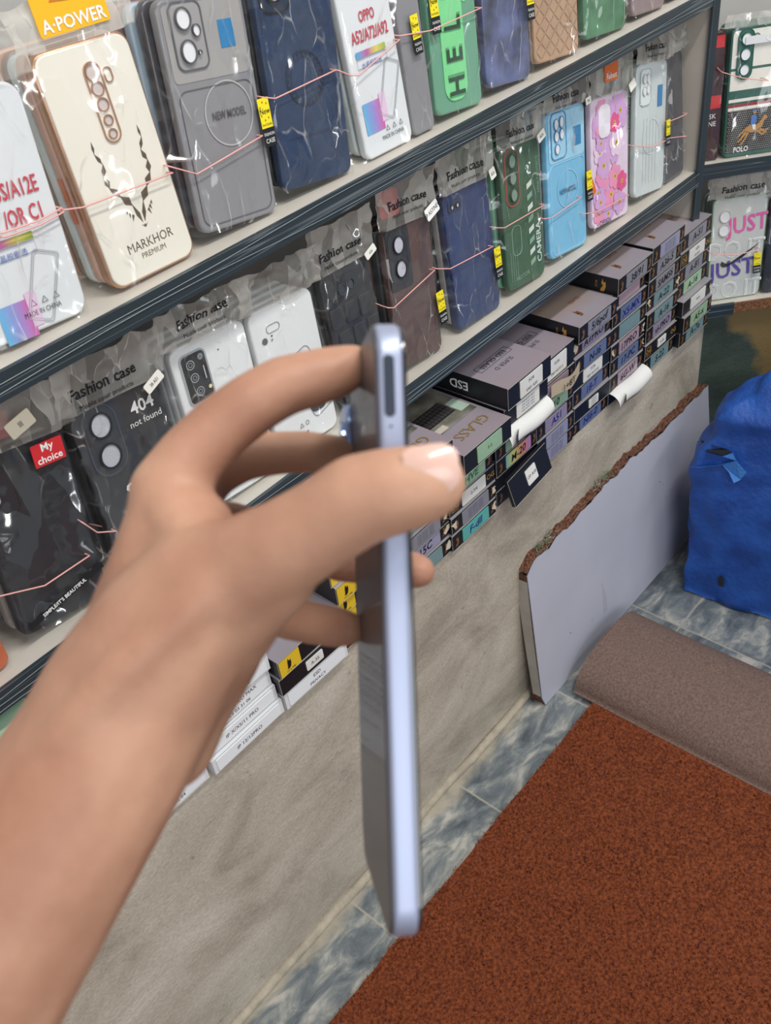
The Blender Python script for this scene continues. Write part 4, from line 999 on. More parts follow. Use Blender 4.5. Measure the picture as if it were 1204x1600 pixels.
band([(1044, 190), (1060, 184), (1074, 177)], 'M', 'upper pink rubber band round the last smoke black case')
band([(1042, 216), (1060, 214), (1073, 213)], 'M', 'lower pink rubber band round the last smoke black case')
band([(1098, 385), (1112, 397), (1150, 398), (1188, 390)], 'M', 'pink rubber band across the JUST DO IT case', plane=True)
band([(1128, 113), (1160, 122), (1200, 126)], 'M', 'pale rubber band across the polo rider case', plane=True)
# ------------------------------------------------------------------ glass protector boxes on the low wall
BW, BH, BD = 0.0895, 0.0242, 0.175
carton = mat('black_carton', '14161c', 0.42)
carton_edge = mat('carton_raw_edge', 'a9a69f', 0.7)
silver_top = gradmat('silver_foil_top', ['a9a2a6', 'b5acb6', 'bba596', 'a29da6'], 1, 0.0, 0.12, rough=0.3, metal=0.35, wob=0.04)
lilac_top = gradmat('lilac_foil_top', ['a8979e', 'a9a0aa', '9f959f'], 1, 0.0, 0.15, rough=0.32, metal=0.25, wob=0.04)
copper = mat('copper_print', '8f6238', 0.4, metal=0.4)
goldp = mat('gold_print', 'c99a4a', 0.4, metal=0.4)
tornp = mat('torn_paper', 'cbbfaa', 0.85)
handw = mat('marker_black', '14151c', 0.5); handb = mat('marker_blue', '1a2270', 0.5); handg = mat('marker_green', '1f6b4a', .5); handr = mat('marker_red', 'a03038', .5)
LAB = {'lilac': '9a90a8', 'grey': '8f8e98', 'teal': '7d9a9e', 'green': 'a3c4a2', 'blue': '6c7a9e', 'white': 'e2e1dc', 'mint': '9ad0b8', 'pink': 'b39aa6', 'lavender': '9f9eb8', 'rainbow': 'c9b48e', 'brightteal': '62b7b0'}
def emblem(b, x, z, s, m, y=-0.0004, T=None):
    """small curved pepper-like mark"""
    P = [(-.45, -.5), (-.2, -.2), (-.25, .15), (-.05, .5), (.1, .2), (.4, .3), (.45, -.1), (.25, -.45), (-.05, -.55)]
    b.poly([(x + p[0] * s * .55, z + p[1] * s) for p in P], y, m, T=T)
    b.poly([(x + p[0] * s * .2 - .1 * s, z + p[1] * s * .3 - .05 * s) for p in P], y - .0001, carton, T=T)
def glass_box(x, z, out=0.0, kind='std', lab='lilac', txt='', hand=handw, label=None, w=BW, h=BH, yaw=0.0, top=None, group=None, tear=None, d=BD, roll=0.0, small=False, sidetxt=None, txt2=None):
    root = empty('glass_protector_box', (x + w / 2, YB - out, z), (0, roll, yaw), label=label, cat='box', group=group)
    b = MB(); e = 0.0004
    body = carton if kind != 'whitebox' else mat('white_carton', 'd6d8da', .5)
    if kind == 'yellow': body = carton
    b.slab(0, h / 2, w, h, 0.0006, 0, d, body, 0.0004, 1, ns=1)
    b.rect(-w / 2 + e, w / 2 - e, 0, d, 0, top or (silver_top if kind != 'whitebox' else body), T=Matrix.Translation((0, 0, h + 0.0001)) @ Matrix.Rotation(-pi / 2, 4, 'X'))
    # worn white edges
    for zz in (0.0003, h - 0.0003): b.tube([(-w / 2, -0.0001, zz), (w / 2, -0.0001, zz)], 0.00028, carton_edge, 4)
    b.tube([(-w / 2, 0, 0), (-w / 2, 0, h)], 0.00028, carton_edge, 4)
    Ts = Matrix.Translation((-w / 2 - 0.0003, 0, 0)) @ Matrix.Rotation(-pi / 2, 4, 'Z')   # left long side
    Tt = Matrix.Translation((0, 0, h + 0.0004)) @ Matrix.Rotation(-pi / 2, 4, 'X')        # top
    if kind == 'std':
        emblem(b, -w / 2 + .009, h * .5, h * .6, copper); emblem(b, w / 2 - .008, h * .55, h * .6, copper)
        emblem(b, -0.022, h * .5, h * .72, goldp, T=Ts); b.text("IT'S ME", -0.032, h * .5, .0042, -.0002, goldp, rot=pi / 2, T=Ts, sx=.7)
        emblem(b, -.014, .022, .016, copper, y=0, T=Tt)
        b.text('GLASS', .012, .044, .010, 0, mat('faint_rust_print', '9a5c4c', .5), T=Tt, sx=.8, rot=pi)
    elif kind == 'esd':
        b.text('ESD', -0.070, h * .5, .0165, -.0002, white, T=Ts, bold=True, rot=pi)
        b.text('ESD GLASS', 0, .052, .010, 0, mat('grey_print2', '4a4650', .5), T=Tt, bold=True, rot=pi); b.ring([(x_, z_ + .052) for x_, z_ in rr(.062, .013, .001)], .0007, 0, .0002, MATS['grey_print2'], T=Tt)
        b.text('SUPER D', 0, .036, .009, 0, MATS['grey_print2'], T=Tt, rot=pi)
    elif kind == 'og':
        b.text('OG', -w / 2 + .010, h * .5, .010, -.0004, goldp, bold=True); b.text('OG', w / 2 - .009, h * .5, .010, -.0004, goldp, bold=True)
        b.ring([(x_ - w / 2 + .010, z_ + h / 2) for x_, z_ in rr(.012, .014, .001)], .0005, -.0004, -.0002, goldp)
    elif kind == 'yellow':
        yl2 = mat('box_yellow', 'd9b52a', .45); b.rect(-w / 2 + .001, -w / 2 + .030, .001, h - .001, -.0003, yl2); emblem(b, -w / 2 + .014, h * .55, h * .55, carton, y=-.0005)
        b.text("IT'S ME", -w / 2 + .016, h * .14, .004, -.0005, ink); b.rect(-w / 2 + .06, -w / 2 + .062, .001, h - .001, -.0003, white)
    elif kind == 'glass':
        pass
    ct = b.build('carton', root)
    # label sticker on the front end
    if lab:
        lw = w * (.60 if kind == 'std' else .52); lh = h * (.80 if not small else .55); cx = .002 if kind != 'yellow' else .018
        if small: lw *= .5
        if kind == 'whitebox': lw, cx = w * .9, 0
        s = MB(); lm = gradmat('rainbow_label', ['5fb0c0', 'c8cc70', 'd88878', 'b48ac0'], 0, -.03, .03, rough=.3) if lab == 'rainbow' else mat('label_' + lab, LAB[lab], .32, col2=None, var=.12, vscale=40, metal=.15 if lab not in ('white',) else 0)
        if kind == 'whitebox': lm = mat('white_carton_label', 'e4e6e8', .5)
        s.slab(cx, h / 2, lw, lh, .0015, -.0010, -.0001, lm, .0001)
        if txt:
            hw = kind in ('std', 'og') and lab != 'white'
            big = .0150 if hw else .0062
            if kind == 'whitebox': big = .0066
            L_ = len(txt); sx = min(1.0, lw / (L_ * big * .62))
            s.text(txt, cx, h / 2 + (0 if not txt2 else h * .16), big, -.0012, hand if hw else ink, sx=sx, shear=.18 if hw else 0, rot=.06 if hw else 0, bold=hw)
            if txt2: s.text(txt2, cx, h / 2 - h * .2, big * .9, -.0012, ink, sx=min(1, lw / (len(txt2) * big * .55)))
        elif lab in ('lavender', 'white', 'grey'):
            for k in range(4):
                s.text('FOR GLASS 10PCS', cx, h * (.28 + .15 * k), .0032, -.0012, mat('fine_print', '55566a', .5), sx=lw / .034 * .75)
        s.build('label_sticker', root, label=(lab + ' sticker') if lab != 'brightteal' else 'bright teal sticker')
    if tear:
        t = MB(); random.seed(int(x * 1000 + z * 1000))
        for sgn in tear:
            P = [(sgn * (w / 2 - .004) + random.uniform(-.0045, .0045) + .0035 * cos(a), h * .55 + .006 * sin(a) + random.uniform(-.002, .002)) for a in [k * pi / 4 for k in range(8)]]
            t.poly(P, -.0016, tornp)
            t.poly([(p[0], p[1]) for p in P][::-1], -.0009, tornp)
        t.build('torn_corner', ct, label='torn pale corner of the carton')
    return root
def open_flap(root, w=BW, h=BH, ext=0.020, drop=0.012, label='white inside of the open flap'):
    b = MB(); inner = mat('white_flap', 'd9d8d4', .6)
    def fn(u, v):
        x = -w / 2 + w * u; a = v * 1.9
        return (x * (1 + .03 * sin(u * 9)), -ext * sin(a) - .001, h * 1.0 - drop * (1 - cos(a)) * 1.2 + .002 * sin(u * 7))
    b.sheet(14, 10, fn, inner)
    b.sheet(14, 10, lambda u, v: tuple(Vector(fn(1 - u, v)) + Vector((0, .0006, -.0006))), carton)
    ofl = b.build('open_flap', root, label=label)
    b = MB(); e0 = Vector(fn(0, 1)); b.sheet(14, 3, lambda u, v: (fn(u, 1)[0], fn(u, 1)[1] - .0004 + .004 * v, fn(u, 1)[2] - .0065 * v), carton); b.build('flap_lip', ofl, label='black outside of the flap')
    b = MB(); b.poly([(-w / 2, h * .1), (-w / 2 + .016, h * .3), (-w / 2 + .016, h * .85), (-w / 2, h)], 0, carton, T=Matrix.Translation((0, -.004, 0)) @ Matrix.Rotation(.5, 4, 'Z'))
    b.build('side_flap', ofl)

STACKS = {}
def stack(x, rows, where, w=BW, z0=None, n0=0):
    """rows listed from the top; where = how the stack is found"""
    n = len(rows); z = (ZL if z0 is None else z0) + .0005; out = []
    random.seed(int(x * 977))
    order = ['bottom', 'second up', 'third up', 'fourth up', 'fifth up', 'sixth up', 'seventh up', 'eighth up', 'ninth up']
    for k, r in enumerate(reversed(rows)):
        r = dict(r); h = r.pop('h', BH); fl = r.pop('flap', None); dx = r.pop('dx', random.uniform(-.0018, .0018)); 
        r.setdefault('out', random.uniform(0, .005)); r.setdefault('yaw', random.uniform(-.015, .015))
        desc = r.pop('desc', None) or ('black box, ' + r.get('lab', 'plain') + ' label' + (' ' + r['txt'] if r.get('txt') else ''))
        lb = desc + ', ' + ('topmost' if k == n - 1 else order[k]) + ' in ' + where
        root = glass_box(x + dx, z, label=lb, w=w, h=h, group=None, **r)
        if fl: open_flap(root, w, h, *fl)
        z += h + .0006; out.append(root)
    return out
S = dict
stack(1.196, [S(lab='grey', txt='A-51', top=silver_top), S(kind='og', lab='white', txt='A50', txt2='GLASS', out=.004), S(lab='grey', txt='A-81'), S(lab='green', txt='A-16'),
              S(kind='plain', lab='white', txt='R14', tear=(1,), out=.012), S(lab='green', txt='A5-x', out=.016, h=.026), S(lab='teal', txt='A-7e', out=.012)], 'the corner stack')
stack(1.104, [S(lab='lavender', out=.006), S(lab='grey', txt='A36-5'), S(lab='grey', txt='SAMS6'), S(lab='teal', txt='A-22', tear=(-1, 1)), S(lab='teal', txt='A-16'), S(lab='lilac', txt='vi-PRO'),
              S(kind='og', lab='white', txt='S-24', small=True, out=.006), S(lab='teal', txt='S-22', out=.004)], 'second stack from the corner')
stack(1.010, [S(lab='grey', txt='38/91', out=.008), S(lab='pink', tear=(-1,)), S(lab='blue', txt='XS-MX', hand=handb), S(lab='teal'), S(lab='pink', txt='17PRO', tear=(-1, 1)), S(lab='blue', txt='17-PC', tear=(1,)),
              S(lab='pink', txt='6G-W'), S(lab=None, kind='plain', flap=(.018, .012), desc='opened black box with white flap', out=.002, h=.022)], 'third stack from the corner')
stack(0.9185, [S(lab='grey', txt='5/6pof', out=.010), S(lab='lilac', txt='A1PRO', tear=(-1,)), S(lab='blue', txt='N-I6'), S(kind='plain', lab='white', txt='FOR', txt2='INF HOT10', desc='black box, white INF HOT10 label'), S(lab='blue', txt='18-T', hand=handb),
              S(kind='plain', lab='white', small=True, desc='black box, small blank white label'), S(lab='blue', txt='NI6-0', hand=handb)], 'fourth stack from the corner')
stD = stack(0.830, [S(kind='esd', lab='white', txt='FOR', txt2='INF HOT11', h=.034, top=lilac_top, desc='lilac-topped box, white INF HOT11 label'), S(lab='pink', txt='', tear=(-1,)), S(lab='green', txt='10'), S(lab='lilac', txt='A51', hand=handb), S(lab='lavender'), S(lab='lavender')], 'fifth stack from the corner', w=.086)
b = MB(); T = Matrix.Rotation(-.06, 4, 'Y'); b.sheet(8, 4, lambda u, v: (-.020 + .064 * u, -.006 - .006 * sin(u * 3), .006 + .019 * v + .002 * sin(u * 8)), mat('kraft_paper', 'b3a48c', .8)); b.text('1+8T', .012, .014, .0135, -.0132, handw, rot=.02)
o = b.build('torn_paper_note', stD[4], label='beige torn paper strip marked 1+8T')
stack(0.742, [S(kind='esd', lab='white', txt='FOR', txt2='SA81 A50', top=lilac_top, out=.022, h=.029, desc='lilac-topped box, white SA81 A50 label', dx=.004), S(kind='esd', lab='white', out=.018, h=.027, desc='black ESD box with white label', dx=.002),
              S(kind='plain', lab=None, flap=(.020, .013), out=.008, h=.026, desc='opened black box with long white flap'), S(lab='green', txt='A15'), S(lab='rainbow', txt='M-20'), S(lab=None, kind='plain', desc='black box hidden behind the tilted one'), S(lab=None, kind='std', desc='black box with copper end marks')], 'sixth stack from the corner')
# box slid out and tilted, resting against the stack
root = glass_box(.750, ZL + .010, out=.024, kind='plain', lab='white', txt='OP A58', label='dark box tilted forward out of its stack with cream OP A58 sticker', w=.086, h=.040, d=.006, small=True, top=carton)
root.rotation_euler = (radians(-14), radians(-4), .03)
stB = stack(0.6485, [S(kind='glass', lab='green', txt='F-5', out=.030, top=lilac_top, h=.028, desc='pictured lilac GLASS box, green label', dx=.002), S(lab='grey', txt='-E/1'), S(lab='green', txt='HVE', hand=handg), S(kind='og', lab='white', txt='2-7/4', hand=handr), S(lab='grey', tear=(-1, 1)), S(lab='brightteal', txt='F-dll', tear=(1,), hand=handb)],
            'stack right of the thumb')
def glass_top(root, h):
    b = MB(); Tt = Matrix.Translation((0, 0, h + 0.0007)) @ Matrix.Rotation(-pi / 2, 4, 'X')
    b.rect(-.040, .040, .045, .150, 0, mat('picture_ground', '8d8a80', .4, col2='4c4a40', vscale=35), T=Tt)
    b.rect(-.030, .022, .062, .090, -.0001, mat('keyboard_black', '1c1b1c', .5), T=Tt)
    for i in range(9):
        for j in range(4): b.rect(-.028 + i * .0056, -.0238 + i * .0056, .064 + j * .0064, .0688 + j * .0064, -.0002, mat('key_grey', '3f3a3a', .5), T=Tt)
    b.rect(.024, .040, .055, .08, -.0001, mat('picture_mint', 'a9bfae', .5), T=Tt); b.rect(-.04, -.01, .047, .056, -.0001, mat('picture_cream', 'c9bfae', .5), T=Tt)
    b.text('GLASS', .004, .025, .020, -.0001, mat('dull_gold', 'a98a4e', .4, metal=.4), sx=1.0, T=Tt, rot=pi)
    b.build('printed_top', root, label='lilac top with keyboard picture and gold GLASS lettering')
glass_top(stB[-1], .028)
stA = stack(0.557, [S(kind='glass', lab='grey', txt='C-35', out=.020, top=lilac_top, h=.026, desc='pictured lilac GLASS box partly behind the thumb'), S(lab='grey', txt='C-33'), S(lab='teal', txt='12C'), S(lab='teal', txt='15-2'), S(lab='grey', tear=(1,), desc='black box, scuffed silvery label'), S(lab='lavender', txt='15C', tear=(1,)), S(lab='teal', txt='-', tear=(1,))], 'stack under the thumb')
glass_top(stA[-1], .026)
YG = 'yellow and black'
stack(0.452, [S(kind='yellow', lab='white', txt='K-2', out=.006, desc='yellow-ended black box with white label'), S(kind='yellow', lab='teal', txt='Y-6', out=.010, desc='yellow-ended black box with teal label'), S(kind='yellow', lab=None, desc='yellow-ended black box without label'), S(kind='yellow', lab='teal', txt='A-2', desc='black and yellow box with teal label'), S(lab='grey', txt='J-7')], 'stack left of phone', z0=ZL)
stack(0.357, [S(kind='yellow', lab=None, out=.012, desc='yellow and black box with white stripe'), S(kind='plain', lab='white', small=True, txt='A-35', out=.012, desc='black box with white AXYX 2A strip'), S(kind='whitebox', lab='white', txt='ESD', txt2='PRIVACY', hand=handr, out=.010, desc='white box lettered ESD PRIVACY')], 'stack below little finger', w=.094)
stack(0.258, [S(kind='whitebox', lab='white', txt='FOR IP 16 PRO', txt2='10PCS 02 01 04'), S(kind='whitebox', lab='white', txt='FOR IP 15 PRO MAX', txt2='10PCS 02 01 018'), S(kind='whitebox', lab='white', txt='FOR IP 14 PRO MAX', txt2='10PCS 03 31 06'), S(kind='whitebox', lab='white', txt='IP X/XS/11 PRO', h=.02),
              S(kind='whitebox', lab='white', txt='IP 12/12PRO', h=.02, out=.008)], 'stack right of wrist', w=.097)
stack(0.158, [S(kind='whitebox', lab='white', txt='FOR IP 13', txt2='10PCS 02 03 01'), S(kind='whitebox', lab='white', txt='THICK EDGE', txt2='10PCS 02 02 04', h=.03)], 'stack behind the wrist', w=.097)
# pale green box on top of the far left stack under the shelf
stack(0.036, [S(kind='plain', lab=None, h=.03, out=.004, desc='pale green box with MOUSE lettering')] + [S(kind='whitebox', lab='white', txt='FOR IP ' + q, h=.028, desc='white box marked FOR IP ' + q) for q in ('12', '11 PRO', '11', 'XR', 'X', '8')], 'left-edge stack', w=.11)
mg = [o for o in COL.objects if o.get('label', '').startswith('pale green box')][0]
mgm = mat('pale_mint_carton', 'a9cbb0', .5)
for c in mg.children:
    if c.name.startswith('carton'):
        for i in range(len(c.data.materials)): c.data.materials[i] = mgm if c.data.materials[i] in (carton, silver_top) else c.data.materials[i]
b = MB(); b.text('MOUSE', .012, .015, .017, -.0006, ink, bold=True); b.build('printed_title', mg)
mg.location.z += .0

# ------------------------------------------------------------------ chipboard panel leaning on the wall
def chipboard_panel():
    p_bl = at(845, 1040, 2, 0.0); p_bl.y = YB - .035
    p_br = Vector((1.235, YB - .030, 0))
    # panel plane: through its foot, leaning until its top edge meets the wall
    X0 = p_bl.x - .002; tilt = radians(5.0)
    # local frame: x along the wall, z up the panel, front face towards the shop
    root = empty('chipboard_panel', (X0, YB - .0375, 0.001), (-tilt, 0, 0), 'white laminated chipboard panel with torn brown top edge leaning on the low wall', 'board')
    inv = (Matrix.Translation(root.location) @ Matrix.Rotation(-tilt, 4, 'X')).inverted()
    def loc(px, py):
        n = Matrix.Rotation(-tilt, 4, 'X') @ Vector((0, 1, 0)); q = on_plane(px, py, root.location, n); return inv @ q
    top = [(823, 897), (836, 872), (858, 850), (905, 800), (945, 755), (985, 715), (1027, 680), (1052, 652), (1080, 625), (1105, 600)]
    tl = [loc(*p) for p in top]
    bl = loc(845, 1040); lm = loc(822, 1015)
    random.seed(5)
    xs = [tl[0].x + (tl[-1].x + .12 - tl[0].x) * i / 70 for i in range(71)]
    def th(x):
        for i in range(len(tl) - 1):
            if x <= tl[i + 1].x: t = (x - tl[i].x) / (tl[i + 1].x - tl[i].x); return tl[i].z * (1 - t) + tl[i + 1].z * t
        return tl[-1].z
    jag = [random.uniform(-.0022, .0022) + .002 * sin(i * .9) for i in range(71)]
    front = [(x, th(x) + jag[i] - .004) for i, x in enumerate(xs)]
    core = mat('chipboard_core', '7d5037', .9, col2='38221a', vscale=330, bump=1.0, bscale=420, detail=2)
    lamw = mat('white_laminate_dusty', 'b9bac6', .5, var=.07, vscale=9)
    th_ = .019
    b = MB()   # laminate skin
    base = [(xs[0], .022), (bl.x, 0), (xs[-1], 0)]
    b.poly(base + front[::-1], 0, lamw); 
    b.poly([(p[0], p[1] - .001) for p in base + front[::-1]], .0012, lamw)
    for (x, z, r) in ((.30, .32, .0013), (.31, .30, .001), (.08, .11, .001), (.02, .145, .0013)): b.disc(x, z * .6, r, r, -.0002, mat('drip_speck', '5b5a60', .6), 8)
    for k in range(3): b.rect(.115 + k * .004, .1155 + k * .004, .05, .115 - k * .015, -.0002, mat('pencil_scratch', '8b8b96', .6))
    b.build('laminate_face', root, label='dusty white laminate face')
    b = MB(); vs = []; n = 71; cols = 7
    for i, x in enumerate(xs):
        for j in range(cols):
            v = j / (cols - 1); zz = front[i][1] + random.uniform(-.0018, .0034) + .009 * v
            vs.append((x + random.uniform(-.001, .001), .0012 + v * th_, zz))
    fs = [(i * cols + j, (i + 1) * cols + j, (i + 1) * cols + j + 1, i * cols + j + 1) for i in range(n - 1) for j in range(cols - 1)]
    b.add(vs, fs, core)
    zb = 0
    b.add([(xs[0], .0012, .022), (xs[0], th_, .022), (bl.x, .0012, 0), (bl.x, th_, 0), (xs[0], .0012, front[0][1]), (xs[0], th_, front[0][1]), (xs[-1], th_, 0), (xs[-1], th_, front[-1][1])], [(0, 1, 3, 2), (0, 4, 5, 1)], core)
    b.add([(x, th_, front[i][1] + .009) for i, x in enumerate(xs)] + [(x, th_, 0) for x in xs], [(i, i + 1, n + i + 1, n + i) for i in range(n - 1)], core)
    b.build('chipboard_core', root, label='rough brown chipboard core at the torn edge')
    b = MB(); b.sheet(3, 12, lambda u, v: (xs[0] - .0006 - .0018 * sin(v * 3), .001 + th_ * u * (.8 + .2 * v), .024 + (front[0][1] - .036) * v), mat('edge_banding', 'a9a49c', .6, var=.15, vscale=40)); b.build('edge_band', root, label='loose grey edge banding')
    # frayed fibres and lint snagged on the torn edge
    b = MB()
    for (cx, m) in ((.055, mat('green_lint', '5f8a66', .9)), (.060, mat('grey_lint', 'a49c90', .9)), (.20, MATS['grey_lint']), (.22, MATS['green_lint']), (.19, MATS['grey_lint'])):
        zc = th(xs[0] + cx)
        for k in range(26):
            a = Vector((xs[0] + cx + random.gauss(0, .011), random.uniform(.002, .016), zc + .003 + random.uniform(0, .004)))
            pts = [a]
            for q in range(5): pts.append(pts[-1] + Vector((random.gauss(0, .003), random.gauss(-.0005, .002), random.gauss(0, .0022))))
            b.tube(pts, .00022, m, 3, cap=False)
    o = b.build('snagged_lint', root, label='wisps of lint caught on the torn edge'); 
    return root
chipboard_panel()

# ------------------------------------------------------------------ carpet and its rolled end
cy0 = 0.474; cxe = 0.84
carp = mat('rust_carpet', '8a441b', .95, col2='56200b', vscale=240, bump=1.0, bscale=420, detail=6)
def carpet():
    root = empty('carpet', (.3, .0, 0), label='rust brown pile carpet lying on the marble floor, its far end rolled back', cat='carpet')
    b = MB(); nx, ny = 150, 170; random.seed(2)
    x0, x1, y1, y0_ = -1.15, cxe + .03, cy0, -1.0
    import itertools
    def fn(u, v):
        x = x0 + (x1 - x0) * u; y = y0_ + (y1 - y0_) * v
        if v > .999: y += .0035 * noise.noise(Vector((x * 9, 0, 0))) + .0015 * noise.noise(Vector((x * 60, 1, 0)))
        z = .009 + .0012 * noise.noise(Vector((x * 3, y * 3, 0)))
        return (x - .3, y, z)
    b.sheet(nx, ny, fn, carp)
    pts = [fn(i / nx, 1) for i in range(nx + 1)]
    b.add(pts + [(p[0], p[1] + .001, .0) for p in pts], [(i, i + 1, nx + 2 + i, nx + 1 + i) for i in range(nx)], carp)
    b.build('carpet_pile', root, smooth=True)
    # pile tufts along the visible part
    tf = MB(); random.seed(4); vs = []; fs = []
    m2 = mat('rust_tuft', '9a4e20', .95, col2='5c220b', vscale=60)
    for k in range(26000):
        x = random.uniform(.1, cxe - .01); y = random.uniform(-.10, cy0 + .002)
        if x + y * 1.1 < .42: continue
        hgt = random.uniform(.003, .006); a = random.uniform(0, pi); dx, dy = .0011 * cos(a), .0011 * sin(a); lx, ly = random.gauss(0, .0016), random.gauss(0, .0016); i = len(vs)
        vs += [(x - dx - .3, y - dy, .0085), (x + dx - .3, y + dy, .0085), (x + lx - .3, y + ly, .0085 + hgt)]; fs.append((i, i + 1, i + 2))
    tf.add(vs, fs, m2); o = tf.build('pile_tufts', root); o['kind'] = 'stuff'
    # rolled back end: a flattened roll showing the backing
    bk = mat('carpet_backing', '80695e', .9, col2='655047', vscale=300, bump=.7, bscale=500)
    r = MB(); R = .052
    def roll(u, v):
        # v runs round the fold from the floor line over the top to the far side
        y = cy0 + .035 - (cy0 + .035 + 1.0) * u
        a = pi * 1.42 * v - .22
        x = cxe + .085 - .088 * cos(a) * (1.0 if a < pi / 2 else 1.12); z = .010 + R * max(0, sin(a)) * .98 + (.004 * noise.noise(Vector((y * 4, a, 0))))
        if a < 0: z = .010; x = cxe - .003 - .02 * -a
        x += .010 * noise.noise(Vector((y * 2.2, 7, 0))) - .03 * u * 0
        return (x - .3, y, z)
    r.sheet(60, 36, roll, bk); 
    r.build('rolled_end', root, smooth=True, label='rolled end showing the grey-brown backing')
    c = MB(); # end cap of the roll: spiral thickness seen at the cut end
    sp = []
    for i in range(40):
        t = i / 39; a = pi * (1 - t * 1.0); rr_ = 1.0
        sp.append((cxe + .085 - .088 * cos(a) * -1 * 1.0 - .3, 0, .010 + R * sin(a) * .98))
    vs = [(p[0], cy0 + .033, p[2]) for p in sp] + [((p[0] + .3 - cxe - .085) * .86 + cxe + .085 - .3, cy0 + .033, (p[2] - .01) * .82 + .010) for p in sp]
    c.add(vs, [(i, i + 1, 41 + i, 40 + i) for i in range(39)], carp); c.add([(p[0], cy0 + .026, p[2] * .9) for p in sp], [tuple(range(40))], mat('roll_dark', '3a2218', .95)); c.build('roll_edge', root)
carpet()

# ------------------------------------------------------------------ bundle under the blue sheet
def bundle():
    root = empty('covered_bundle', (1.36, .33, 0), label='tall bundle wrapped in a torn creased blue sheet, standing by the corner', cat='bundle')
    blue = mat('blue_sheet', '2358ae', .5, col2='17428f', vscale=22, bump=.9, bscale=110)
    b = MB()
    X0, X1, Ya, Yb_, H = 1.165, 1.75, -.06, .550, .445
    def fn(u, v):
        # u goes round three visible sides, v up and over the top
        per = [(1.50, -.08), (1.18, -.06), (1.136, .345), (1.122, .492), (1.19, .518), (1.30, .50), (1.52, .27), (1.56, .05)]
        t = u * (len(per) - 1); i = min(int(t), len(per) - 2); f = t - i
        p = Vector(per[i]).lerp(Vector(per[i + 1]), f)
        cen = Vector((1.34, .22))
        hh = min(v / .62, 1.0); top = max(0, (v - .62) / .38)
        q = p.lerp(cen, top * .93)
        bulge = 1 + .10 * sin(hh * pi) * 0
        slant = (cen - p) * (.16 * max(0, hh - .25) ** 1.3)
        q = q + slant * (1 - top)
        z = H * .80 * hh + H * .26 * sin(top * pi / 2)
        P = Vector((q.x * 9, q.y * 9, z * 5)); fold = sin(q.y * 30 - z * 26 + 3 * noise.noise(P * .6)); k = .010 * fold * abs(fold) * hh + noise.noise(P) * .030 + abs(noise.noise(P * 2.1)) * .018 + noise.noise(Vector((z * 34 + q.y * 10, q.x * 6, 0))) * .006
        k *= (0.35 + .9 * hh)
        n = (p - cen).normalized()
        q = q + n * (k - .012) 
        if v < .02: z = .002 + .014 * abs(noise.noise(Vector((u * 18, 0, 0))))
        return (q.x - 1.36, q.y - .33, max(z + k * .5 * top + .012 * noise.noise(P * 1.7) * top, .002))
    b.sheet(150, 110, fn, blue)
    cov = b.build('blue_cover', root, smooth=True)
    from mathutils.bvhtree import BVHTree
    bv = BVHTree.FromPolygons([Vector(v) + Vector((1.36, .33, 0)) for v in b.v], b.f)
    # hole in the sheet with frayed flap
    def P(px, py, off=.002):
        r = (r_ * (px - 602) + d_ * (py - 800) + f_ * FPX).normalized(); c = Vector((0, 0, CAMZ))
        h_ = bv.ray_cast(c, r)
        q = (h_[0] if h_[0] else on_plane(px, py, Vector((1.195, .33, 0)), Vector((1, .12, -.22)).normalized())) - r * off
        return q - Vector((1.36, .33, 0))
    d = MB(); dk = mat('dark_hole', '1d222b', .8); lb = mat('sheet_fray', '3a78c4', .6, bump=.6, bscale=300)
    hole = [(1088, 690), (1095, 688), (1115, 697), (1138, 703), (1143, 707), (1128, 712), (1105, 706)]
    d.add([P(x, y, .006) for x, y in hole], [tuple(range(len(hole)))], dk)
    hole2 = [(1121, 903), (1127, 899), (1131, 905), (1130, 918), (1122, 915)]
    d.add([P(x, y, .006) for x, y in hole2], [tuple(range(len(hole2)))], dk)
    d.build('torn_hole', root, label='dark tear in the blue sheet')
    fl = [(1088, 692), (1105, 707), (1128, 713), (1144, 708), (1150, 720), (1166, 738), (1156, 750), (1146, 755), (1138, 738), (1128, 727), (1110, 728), (1093, 731), (1078, 730), (1084, 712)]
    d = MB(); d.add([P(x, y, .012 + .004 * sin(i * 2)) for i, (x, y) in enumerate(fl)], [tuple(range(len(fl)))], lb); d.build('frayed_flap', root, label='frayed lighter blue flap')
bundle()
